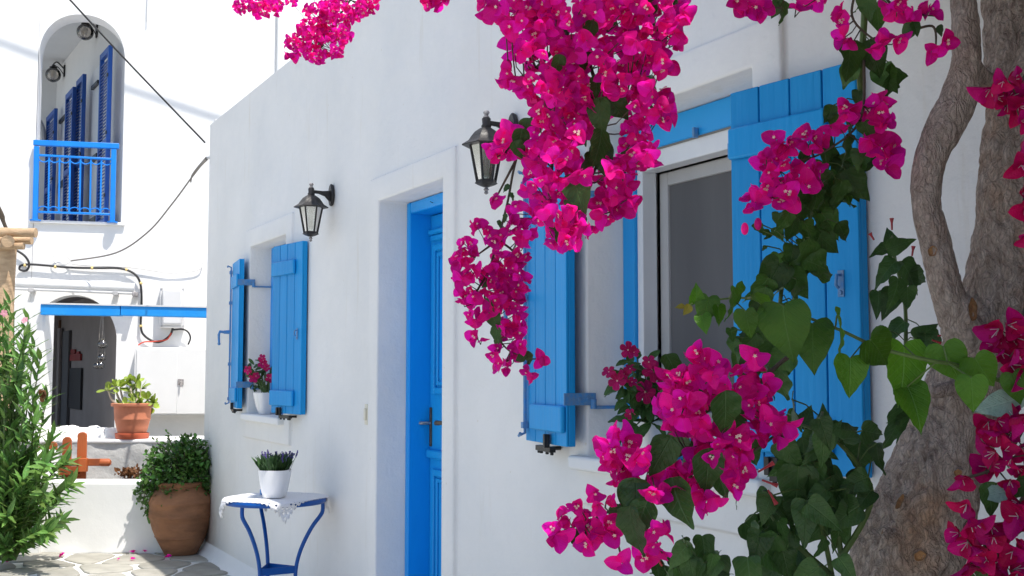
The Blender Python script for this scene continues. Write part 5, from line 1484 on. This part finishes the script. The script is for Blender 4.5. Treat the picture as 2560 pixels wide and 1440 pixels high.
def autoleaf(circ, n, L, seed, a0=240, a1=300):
    r = random.Random(seed); out = []
    for k in range(n):
        c = circ[r.randrange(len(circ))]; out.append((c[0] + r.uniform(-1, 1) * c[2] * .9, c[1] + r.uniform(-1, 1) * c[2] * .9, L * r.uniform(.7, 1.2), r.uniform(a0, a1), r.uniform(0, .1)))
    return out
# A: the big cascade in front of the near window
A_ = [(1235, 15, 38), (1290, 45, 52), (1370, 30, 75), (1460, 30, 80), (1560, 20, 75), (1650, 30, 70), (1700, 40, 34), (1315, 110, 48), (1400, 130, 80), (1490, 130, 80), (1590, 110, 75), (1655, 150, 34), (1680, 90, 36),
      (1275, 195, 32), (1340, 210, 50), (1400, 235, 75), (1475, 225, 70), (1555, 205, 48), (1350, 300, 40), (1375, 330, 58), (1430, 310, 55), (1620, 260, 62), (1650, 285, 34), (1590, 330, 30), (1610, 390, 36), (1570, 380, 26),
      (1385, 400, 58), (1335, 380, 34), (1350, 460, 44), (1400, 470, 52), (1440, 440, 34), (1540, 440, 48), (1545, 490, 46), (1515, 525, 32), (1370, 540, 38), (1425, 550, 48), (1470, 560, 26), (1430, 600, 24), (1390, 590, 26)]
lA = [(1460, 320, 80, 255), (1500, 290, 95, 275, -.1), (1540, 270, 85, 300, -.1), (1500, 370, 100, 265, -.13), (1505, 395, 90, 275, -.1), (1465, 420, 85, 260, -.1), (1440, 480, 100, 275, -.12), (1430, 520, 60, 270, -.1), (1480, 20, 60, 240), (1530, 60, 60, 320), (1610, 25, 70, 220, -.1), (1475, 80, 60, 260, -.12), (1460, 110, 55, 250, -.13), (1395, 165, 60, 260, -.12), (1460, 150, 70, 275, -.12), (1300, 350, 60, 260, -.05), (1298, 375, 55, 300, -.05), (1490, 215, 60, 260, -.1), (1390, 580, 50, 265, -.05)]
spray(A_, [[(1560, -260), (1500, -60), (1470, 120), (1500, 250), (1500, 380), (1460, 480), (1400, 560)], [(1500, -60), (1420, 80), (1390, 240), (1380, 420), (1370, 560)], [(1560, -260), (1620, -20), (1650, 130)], [(1500, 250), (1590, 240), (1650, 290)], [(1500, 380), (1560, 430), (1530, 520)], [(1420, 80), (1330, 180), (1260, 200)], [(1420, 80), (1320, 20), (1240, 10)]], 1.95, 36, 20, 101, lA + autoleaf(A_, 22, 62, 301), .13, stemr=.0045)
A2 = [(1258, 372, 34), (1290, 330, 26), (1235, 497, 16)]
spray(A2, [[(1370, 240), (1310, 320), (1265, 380)], [(1290, 400), (1240, 495)]], 2.05, 38, 24, 102, [(1300, 365, 55, 260), (1302, 345, 45, 290)], .05)
# B: the thinner spray in front of the door wall
B_ = [(1200, 572, 22), (1165, 625, 26), (1155, 650, 22), (1240, 600, 24), (1285, 525, 20), (1290, 565, 28), (1310, 585, 26), (1330, 540, 18), (1180, 680, 26), (1150, 700, 18), (1255, 650, 24), (1300, 640, 20), (1155, 740, 20), (1185, 735, 28), (1225, 690, 24), (1290, 705, 34), (1285, 670, 22), (1180, 790, 24), (1195, 840, 24), (1245, 745, 28), (1285, 765, 32), (1220, 780, 18), (1265, 820, 26), (1295, 825, 22), (1235, 880, 16), (1255, 915, 22), (1300, 870, 22), (1320, 935, 18), (1350, 897, 12)]
lB = [(1280, 490, 26, 300), (1262, 545, 24, 250), (1222, 770, 50, 265, -.1), (1235, 800, 50, 290, -.1), (1240, 835, 45, 270, -.1), (1245, 860, 36, 265), (1300, 890, 40, 290), (1320, 895, 36, 260), (1225, 745, 34, 240), (1250, 560, 22, 300), (1300, 895, 30, 200), (1215, 710, 26, 200), (1265, 470, 24, 220), (1275, 515, 20, 350)]
spray(B_, [[(1310, 330), (1285, 420), (1270, 500), (1245, 600), (1222, 680), (1212, 745), (1235, 820), (1265, 870), (1310, 895), (1350, 897)], [(1245, 600), (1290, 640), (1290, 720)], [(1222, 680), (1180, 760), (1195, 850)], [(1245, 600), (1190, 640)]], 2.75, 27, 16, 103, lB, .09, stemr=.0035)
# C: sunlit sprays high on the left
C_ = [(600, 15, 18), (650, 12, 32), (680, 20, 24), (728, 5, 14), (790, 40, 32), (835, 20, 36), (870, 35, 28), (905, 20, 20), (930, 15, 18), (780, 75, 34), (840, 75, 36), (735, 108, 24), (770, 120, 30), (825, 112, 34), (855, 85, 28), (795, 140, 18), (730, 138, 14)]
spray(C_, [[(980, -200), (900, -40), (840, 50), (790, 110), (740, 130)], [(900, -40), (700, -60), (650, 10), (600, 15)]], 4.4, 17, 10, 104, [(775, 118, 26, 260), (800, 115, 22, 230), (830, 78, 18, 260), (860, 8, 22, 240), (795, 80, 18, 240)], .14, stemr=.005)
spray([(1085, 2, 26), (1055, 0, 14), (1115, 0, 14)], [[(1150, -120), (1090, -10)]], 3.2, 30, 18, 105, [], .05)
# D: the low spray before the window sill
D_ = [(1700, 950, 38), (1770, 930, 50), (1755, 900, 34), (1725, 1000, 48), (1800, 975, 38), (1690, 1045, 44), (1740, 1060, 36), (1660, 1010, 24), (1890, 900, 30), (1860, 950, 36), (1905, 965, 38), (1895, 1020, 34), (1920, 1060, 40), (1955, 1075, 28), (1800, 1090, 46), (1860, 1110, 40), (1770, 1130, 36), (1845, 1165, 36), (1800, 1155, 28), (1555, 1105, 30), (1520, 1140, 34), (1580, 1150, 46), (1620, 1185, 44), (1680, 1190, 38), (1545, 1185, 26), (1640, 1230, 30), (1740, 1195, 32), (1700, 1215, 26), (1755, 1245, 30), (1780, 1260, 22), (1840, 1220, 18)]
lD = [(1815, 1035, 120, 275, -.12), (1780, 1000, 80, 255), (1650, 1140, 110, 240, -.1), (1700, 1110, 90, 280), (1770, 1180, 120, 270, -.1), (1800, 1190, 110, 300), (1690, 1255, 125, 275, -.1), (1585, 1250, 110, 268, -.1), (1600, 1260, 100, 285), (1740, 1125, 80, 260), (1880, 1130, 80, 290), (1720, 1150, 70, 220), (1840, 1060, 90, 290), (1930, 940, 100, 300, .05), (1910, 1000, 80, 280, .05)]
spray(D_, [[(2080, 830, .1), (1960, 900), (1860, 1000), (1760, 1100), (1640, 1160), (1520, 1150)], [(1860, 1000), (1780, 960), (1720, 960)], [(1760, 1100), (1850, 1140), (1950, 1080)], [(1760, 1100), (1740, 1200), (1770, 1250)], [(1860, 1000), (1890, 900)]], 1.85, 40, 23, 106, lD + autoleaf(D_, 8, 80, 302), .10, stemr=.004)
E_ = [(1505, 1255, 30), (1490, 1235, 18), (1445, 1285, 30), (1405, 1275, 16), (1395, 1335, 26), (1470, 1340, 30), (1430, 1305, 24), (1520, 1320, 34), (1550, 1300, 24), (1640, 1330, 32), (1660, 1340, 24), (1620, 1385, 28), (1650, 1370, 22), (1555, 1405, 26), (1545, 1375, 18)]
lE = [(1580, 1330, 130, 275, -.1), (1600, 1300, 110, 250, -.06), (1590, 1255, 110, 268, -.06), (1450, 1350, 60, 300), (1540, 1290, 60, 255)]
spray(E_, [[(1640, 1170), (1580, 1240), (1500, 1290), (1400, 1330)], [(1580, 1240), (1600, 1320), (1640, 1350)], [(1580, 1240), (1545, 1330), (1555, 1400)]], 1.80, 42, 24, 107, lE, .07, stemr=.003)
# F: flowers on the vine before the open shutter and at the top right
F_ = [(1955, 365, 32), (1935, 410, 40), (1965, 440, 40), (1925, 460, 34), (1970, 485, 30), (1885, 500, 26), (1905, 480, 24), (2030, 350, 34), (2035, 425, 22), (2050, 450, 18), (2020, 465, 16), (2085, 322, 24), (2115, 275, 24), (2195, 275, 30), (2205, 320, 36), (2215, 365, 34), (2225, 405, 28), (2175, 345, 20)]
spray(F_, [[(2160, 150), (2150, 300), (2060, 380), (1960, 420), (1900, 490)], [(2150, 300), (2210, 330), (2220, 410)]], 2.15, 40, 22, 108, [(2010, 390, 70, 260), (1990, 480, 60, 250), (2060, 370, 80, 280)], .06)
G_ = [(1870, 8, 30), (1905, 28, 20), (1850, 0, 22), (2000, 20, 12), (2050, 3, 18), (2105, 55, 26), (2115, 95, 24), (2100, 40, 18), (2200, 110, 20), (2240, 22, 30), (2290, 32, 28), (2330, 28, 16), (2330, 126, 11), (2250, 95, 12), (2368, 102, 8)]
spray(G_, [[(2160, -80), (2130, 40), (2200, 110)], [(2160, -80), (2240, 20), (2340, 40)], [(1950, -150), (1900, 0), (1990, 20)], [(2250, 90), (2330, 65), (2340, 120)]], 2.05, 40, 25, 109, [(1960, 30, 60, 270), (1955, 15, 55, 300), (1940, 20, 50, 240), (2270, 80, 50, 240), (2290, 70, 40, 280), (2350, 75, 30, 270)], .04)
FL.sort(key=lambda q: -q[3])
for k, (o, M, v, s, p) in enumerate(FL[:300]): inst('flower', BFM[v % 8], M, o)
m = MB()
for (o, M, v, s, p) in FL[300:]: m.inst(BF[v % 8], M)
tag(m.build('flower_mass', ['bract', 'floret_cream'], tree, sharp=0), kind='stuff')
# buds at the tips
r = random.Random(31)
for (x, y, d) in ((1262, 178, 1.9), (1255, 205, 1.9), (1270, 165, 1.9), (1355, 903, 2.7), (1862, 572, 2.1), (1895, 560, 2.1), (2370, 100, 2.05)):
    p = dep(x, y, d); m = MB(); m.sphere(p, .009, 10, 8, sc=(.8, .8, 1.3)); m.build('bud', 'bract', tree, sharp=0)

# crown overhead: leaves, flowers and boughs above the picture
r = random.Random(77); lm, fm, bm2 = MB(), MB(), MB()
low = leaf_tpl('ovate', .2, -.2, .02, 1, 1)
bl_ = leaf_tpl('bract', .3, -.1, .02, 1, 1)
def above(p, marg=40):
    q = proj(p)
    if q: marg = marg + .14 / q[2] * FPX
    return q is None or q[1] < -marg or q[0] > 2700 + marg or q[0] < -100 - marg
cen = []
for k in range(430):
    x = r.uniform(-2.25, 1.3); y = r.uniform(-.75, -.06) if k < 400 else r.uniform(-1.7, -.95); z = r.uniform(2.35, 3.5)  # unseen clusters, thickest by the wall to keep it in shade
    if y < -.95: z = r.uniform(2.75, 3.6)
    c = V(x, y, z)
    if above(c, 160) and (c - CAM).length > .8: cen.append((c, r.uniform(.18, .34)))
for c, rad in cen:
    bm2.tube([c, (c + V(-.6, -.7, 2.9)) / 2 + rv(r) * .1, V(-.75, -.8, 2.75)], [.004, .007, .012], 5)
    for i in range(90):
        p = c + rv(r) * rad * r.random() ** .5
        if not above(p): continue
        if i % 4: lm.inst(low, frame(p, rv(r) - V(0, 0, .5), V(0, 0, 1) + rv(r) * .8, r.uniform(.06, .10)))
        else: 
            ax = rv(r)
            for j in range(3): fm.inst(bl_, frame(p, ax + rv(r) * .9, rv(r), r.uniform(.04, .055)))
tag(lm.build('crown', 'boug_leaf', tree, sharp=0), kind='stuff'); tag(fm.build('crown_flowers', 'bract', tree, sharp=0), kind='stuff')
bm2.build('boughs', 'twig_bark', tree, sharp=0)

# ================================================================== CRIMSON BOUGAINVILLEA AT THE RIGHT EDGE
cr = thing('crimson_bougainvillea', 'darker crimson bougainvillea hanging down along the right edge', 'bush', dep(2640, 2500, 1.75))
CL = []
def cspray(circ, stems, seed, leafs=(), depth=1.72):
    return spray(circ, stems, depth, 50, 29, seed, leafs, .07, owner=cr, store=CL, stemr=.004)
cspray([(2525, 205, 36), (2545, 250, 42), (2500, 240, 24), (2560, 290, 28), (2480, 232, 14)], [[(2640, -200), (2600, 100), (2530, 240)]], 201)
cspray([(2555, 385, 22), (2560, 420, 20), (2560, 480, 18), (2565, 520, 16), (2570, 600, 14)], [[(2640, 100), (2600, 300), (2560, 480)]], 202)
cspray([(2500, 850, 36), (2540, 870, 42), (2520, 820, 30), (2545, 930, 26), (2500, 890, 20)], [[(2660, 500), (2590, 700), (2520, 880)]], 203)
cspray([(2490, 1075, 32), (2540, 1060, 36), (2500, 1130, 44), (2545, 1150, 40), (2480, 1165, 26), (2530, 1195, 28), (2412, 1200, 22)], [[(2660, 900), (2570, 1050), (2500, 1160), (2415, 1195)]], 204)
cspray([(2415, 1275, 30), (2400, 1330, 26), (2440, 1320, 36), (2430, 1375, 32), (2490, 1340, 40), (2470, 1410, 40), (2530, 1390, 44), (2550, 1440, 30), (2550, 1260, 26), (2550, 1300, 30), (2430, 1420, 26)], [[(2660, 1000), (2580, 1200), (2490, 1340), (2410, 1310)]], 205)
# unseen bush body added right of the picture to hold light off the wall
r = random.Random(99); m = MB(); fm = MB()
for k in range(110):
    c = V(r.uniform(-1.1, 1.2), r.uniform(-.62, -.08), r.uniform(.6, 2.9)); q = proj(c)
    if q and q[0] < 2900: continue
    for i in range(70):
        p = c + rv(r) * .28 * r.random() ** .5; q = proj(p)
        if q and q[0] < 2640 + .1 / q[2] * FPX: continue
        if i % 3: m.inst(low, frame(p, rv(r) - V(0, 0, .5), V(0, 0, 1) + rv(r) * .8, r.uniform(.06, .10)))
        else:
            for j in range(3): fm.inst(bl_, frame(p, rv(r), rv(r), r.uniform(.04, .055)))
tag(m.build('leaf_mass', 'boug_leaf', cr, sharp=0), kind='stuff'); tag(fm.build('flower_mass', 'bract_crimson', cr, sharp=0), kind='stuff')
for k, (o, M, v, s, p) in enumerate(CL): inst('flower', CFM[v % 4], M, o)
so_ = [o for o in cr.children if o.name.startswith('flower_spray')]
r = random.Random(6)
for (x, y, L, a, ls) in ((2490, 1015, 105, 200, L_PALE), (2545, 1010, 60, 250, L_PALE), (2490, 1235, 80, 195, L_PALE), (2545, 1310, 90, 260, L_BOUG), (2480, 1250, 90, 280, L_BOUG), (2520, 960, 60, 280, L_BOUG), (2450, 1440, 100, 250, L_BOUG), (2560, 1220, 80, 240, L_BOUG)):
    D = 1.7; d = sdir(a, r, .2); p = dep(x, y, D) - d * (L * D / FPX * .5)
    inst('leaf', ls[1][1], frame(p, d, -FW + V(0, 0, .4), L * D / FPX), cr)

# ================================================================== GREEN VINE HANGING BEFORE THE OPEN SHUTTER
vine = thing('climbing_vine', 'dark green broad-leaved vine hanging down in front of the right blue shutter', 'vine', dep(1900, 900, 2.3))
vs = [[(2165, -120), (2160, 60), (2150, 200), (2165, 330), (2140, 430), (2070, 530), (2010, 610), (1960, 700), (1945, 780), (1900, 880), (1880, 960)]]
r = random.Random(41); SP = []
for s in vs:
    P = [V(*p) for p in spline([tuple(dep(x, y, 2.22)) for x, y in s], 10)]; SP += P
    MB().tube(P, [.007 - .004 * i / len(P) for i in range(len(P))], 8).build('stem', 'twig_green', vine)
VL = [(2170, 25, 95, 250), (2195, 45, 90, 290), (2125, 150, 110, 265), (2115, 185, 100, 250), (2185, 145, 110, 280), (2215, 190, 120, 260), (2225, 215, 110, 250), (2150, 20, 60, 240), (2140, 240, 60, 260), (2175, 285, 70, 300), (2165, 330, 75, 280), (2130, 300, 60, 230),
      (2080, 285, 60, 230), (2085, 300, 50, 260), (2150, 410, 95, 270), (2110, 430, 100, 265), (2075, 400, 90, 250), (2120, 380, 90, 290), (2090, 480, 110, 280), (2060, 470, 100, 250), (2140, 470, 80, 290), (2045, 420, 70, 220), (2025, 510, 100, 250), (2060, 540, 110, 270), (2000, 540, 95, 240), (1985, 580, 90, 255), (2030, 600, 120, 275), (2060, 600, 90, 300), (1960, 560, 70, 230), (2010, 640, 110, 270), (1975, 640, 100, 255), (2040, 660, 80, 330), (1940, 660, 70, 250), (1925, 700, 110, 250), (1960, 710, 110, 270), (1995, 740, 100, 285), (1980, 780, 90, 290), (1900, 740, 90, 240), (1940, 790, 100, 265), (1870, 850, 100, 250), (1910, 860, 110, 270), (1850, 890, 80, 250), (1930, 900, 120, 280), (1945, 960, 110, 285), (1870, 940, 90, 260), (1830, 860, 60, 260), (1900, 570, 40, 280), (1920, 590, 36, 240),
      (2085, 560, 80, 300), (2000, 690, 90, 280), (2045, 510, 90, 285), (2110, 500, 80, 295)]
VL = [(x + r.uniform(-6, 6), y + r.uniform(-6, 6), L * r.uniform(.62, 1.0), a + r.uniform(-20, 20)) for x, y, L, a in VL]
VL += [(x + r.uniform(-32, 32), y + r.uniform(-30, 30), L * r.uniform(.6, 1.0), a + r.uniform(-40, 40)) for x, y, L, a in VL if 360 < y < 960]
st = MB()
for k, (x, y, L, a) in enumerate(VL):
    D = 2.2 + r.uniform(-.09, .07); d = sdir(a, r, .35); s = L * D / FPX
    p = dep(x, y, D) - d * s * .5
    inst('leaf', L_VINE[k % 8][1], frame(p, d, -FW + V(0, 0, .5) + rv(r) * .75, s, r.uniform(-.4, .4)), vine)
    q = min(SP, key=lambda t: (t - p).length_squared); st.tube([q, (q + p) / 2 + V(0, 0, .01), p], .0013, 4)
tag(st.build('leaf_stalks', 'twig_green', vine), kind='stuff')

# ================================================================== PALE HEART-LEAVED SHOOT
hs = thing('heart_leaf_shoot', 'bright green shoot with large heart-shaped leaves crossing the right shutter', 'vine', dep(2560, 1000, 1.6))
P = [V(*p) for p in spline([tuple(dep(x, y, d)) for x, y, d in ((2640, 1010, 1.72), (2520, 960, 1.70), (2400, 915, 1.68), (2320, 900, 1.66), (2200, 870, 1.66), (2100, 825, 1.68), (2010, 790, 1.7), (1930, 755, 1.72), (1860, 745, 1.72), (1800, 748, 1.72), (1735, 755, 1.72))], 8)]
MB().tube(P, [.0036 - .0024 * i / len(P) for i in range(len(P))], 8).build('stem', 'twig_green', hs)
HL = [(1835, 765, 125, 262), (1870, 815, 100, 285), (1925, 775, 115, 300), (1965, 838, 150, 262), (2030, 870, 140, 268), (2108, 835, 135, 290), (2125, 945, 120, 258), (2205, 885, 150, 300), (2262, 940, 200, 266), (2295, 1020, 130, 280), (2375, 915, 135, 295), (2460, 935, 110, 300), (2430, 990, 110, 265), (1765, 780, 80, 255), (1745, 735, 60, 75), (1800, 790, 70, 280), (1760, 810, 60, 270), (2545, 975, 110, 300), (1700, 765, 34, 160), (1718, 775, 40, 230)]
st = MB(); r = random.Random(17)
for k, (x, y, L, a) in enumerate(HL):
    D = 1.68 + r.uniform(-.05, .03); d = sdir(a + r.uniform(-14, 14), r, .5); s = L * D / FPX * r.uniform(.72, .95)
    p = dep(x, y, D) - d * s * .5
    ls = L_YEL if x < 1720 else L_HEART
    inst('leaf', ls[k % 4][1], frame(p, d, -FW + V(0, 0, .25) + rv(r) * .7, s, r.uniform(-.5, .5)), hs)
    q = min(P, key=lambda t: (t - p).length_squared); st.tube([q, (q + p) / 2, p], .0014, 4)
tag(st.build('leaf_stalks', 'twig_green', hs), kind='stuff')

# ================================================================== FOUR O'CLOCK PLANTS AT THE FOOT
def bushy(name, label, base, depth, stems, lv, seed, buds=(), fill=None):
    t = thing(name, label, 'plant', base); r = random.Random(seed); sm = MB(); SP = []
    for s in stems:
        P = [V(*p) for p in spline([tuple(dep(x, y, depth + r.uniform(-.04, .04))) for x, y in s], 7)]; SP += P
        sm.tube(P, [.006 - .0035 * i / len(P) for i in range(len(P))], 7)
    L_ = list(lv)
    if fill:
        circ, n, Lp = fill
        for k in range(n):
            c = circ[r.randrange(len(circ))]; a_ = r.uniform(0, 6.28); q = c[2] * math.sqrt(r.random())
            L_.append((c[0] + q * math.cos(a_), c[1] + q * math.sin(a_), Lp * r.uniform(.55, 1.15), r.uniform(215, 325)))
    for k, (x, y, L, a) in enumerate(L_):
        D = depth + r.uniform(-.12, .12); d = sdir(a, r, .5); s = L * D / FPX; p = dep(x, y, D) - d * s * .5
        q = min(SP, key=lambda u: (u - p).length_squared)
        inst('leaf', L_FOUR[k % 4][1], frame(p, d, -FW + V(0, 0, .7) + rv(r) * .7, s, r.uniform(-.4, .4)), t)
        sm.tube([q, (q + p) / 2 + V(0, 0, .006), p], .0014, 4)
    for (x, y, a, L) in buds:
        D = depth - .10; d = sdir(a); p = dep(x, y, D); s = L * D / FPX; b_ = MB(); b_.tube([p, p + d * s * .6, p + d * s], [.0018, .0022, .0045], 6); b_.build('bud', 'red_bud', t)
    sm.build('stems', 'twig_green', t)
    return t
bushy('four_oclock_plant', 'dark green leafy plant with small red buds below the shutter', V(-1.85, -.55, 0), 2.05,
      [[(2120, 1700), (2080, 1440), (2040, 1250), (2010, 1120)], [(2080, 1440), (1960, 1330), (1900, 1240)], [(2120, 1500), (2080, 1250), (2040, 1080), (2060, 1030)], [(2100, 1400), (2180, 1240), (2100, 1110), (2000, 1060)], [(2060, 1500), (1950, 1450), (1880, 1400)]],
      [(1990, 1240, 150, 268), (2050, 1180, 110, 285), (2030, 1250, 130, 270), (2090, 1290, 160, 285), (1930, 1300, 120, 255), (2130, 1270, 110, 290), (1900, 1250, 60, 230), (1880, 1330, 50, 240), (2130, 1210, 90, 200), (2060, 1130, 90, 270), (2150, 1090, 90, 10), (2120, 1070, 100, 20), (2190, 1085, 90, 345), (2080, 1080, 80, 60), (2020, 1040, 70, 60), (1960, 1150, 50, 240), (2060, 1040, 60, 100)], 51,
      [(1895, 1180, 30, 45), (1905, 1200, 340, 40), (1920, 1225, 300, 40)],
      ([(1990, 1300, 85), (2050, 1340, 75), (1980, 1400, 80), (2110, 1250, 50), (2070, 1220, 55), (1930, 1370, 60), (2050, 1420, 80), (1900, 1420, 50), (2000, 1170, 50), (2160, 1150, 30), (2050, 1120, 45), (1985, 1080, 35)], 68, 105))
bushy('ground_plant', 'low dark green leafy clump at the bottom edge under the flowers', V(-2.1, -.75, 0), 1.95,
      [[(1750, 1700), (1730, 1500), (1720, 1420)]], [(1690, 1410, 80, 120), (1770, 1400, 80, 60), (1720, 1400, 90, 90), (1800, 1430, 60, 20), (1660, 1430, 60, 160)], 52, [(1655, 1415, 120, 25)],
      ([(1720, 1425, 60), (1680, 1440, 40), (1760, 1430, 40)], 26, 90))
bushy('tall_weed', 'slender leafy stem with red buds between the shutter and the trunk', V(-1.75, -.2, 0), 2.38,
      [[(2270, 1800), (2275, 1100), (2265, 900), (2262, 760), (2235, 640), (2230, 590)]],
      [(2225, 590, 60, 95), (2255, 610, 75, 20), (2205, 620, 70, 180), (2280, 690, 90, 300), (2210, 680, 90, 220), (2240, 740, 90, 260), (2300, 700, 80, 330), (2220, 760, 80, 240), (2270, 750, 70, 280), (2195, 760, 70, 260), (2320, 830, 70, 30), (2345, 850, 70, 330), (2310, 860, 60, 250), (2230, 830, 80, 220), (2200, 860, 80, 240), (2290, 1100, 120, 270), (2240, 1080, 130, 255), (2330, 1080, 100, 290), (2270, 1150, 120, 250), (2320, 1150, 90, 285), (2250, 1180, 90, 270), (2260, 1050, 80, 200)], 53,
      [(2230, 575, 90, 30), (2280, 640, 80, 25), (2185, 600, 120, 20), (2330, 850, 340, 30), (2345, 840, 10, 30)])
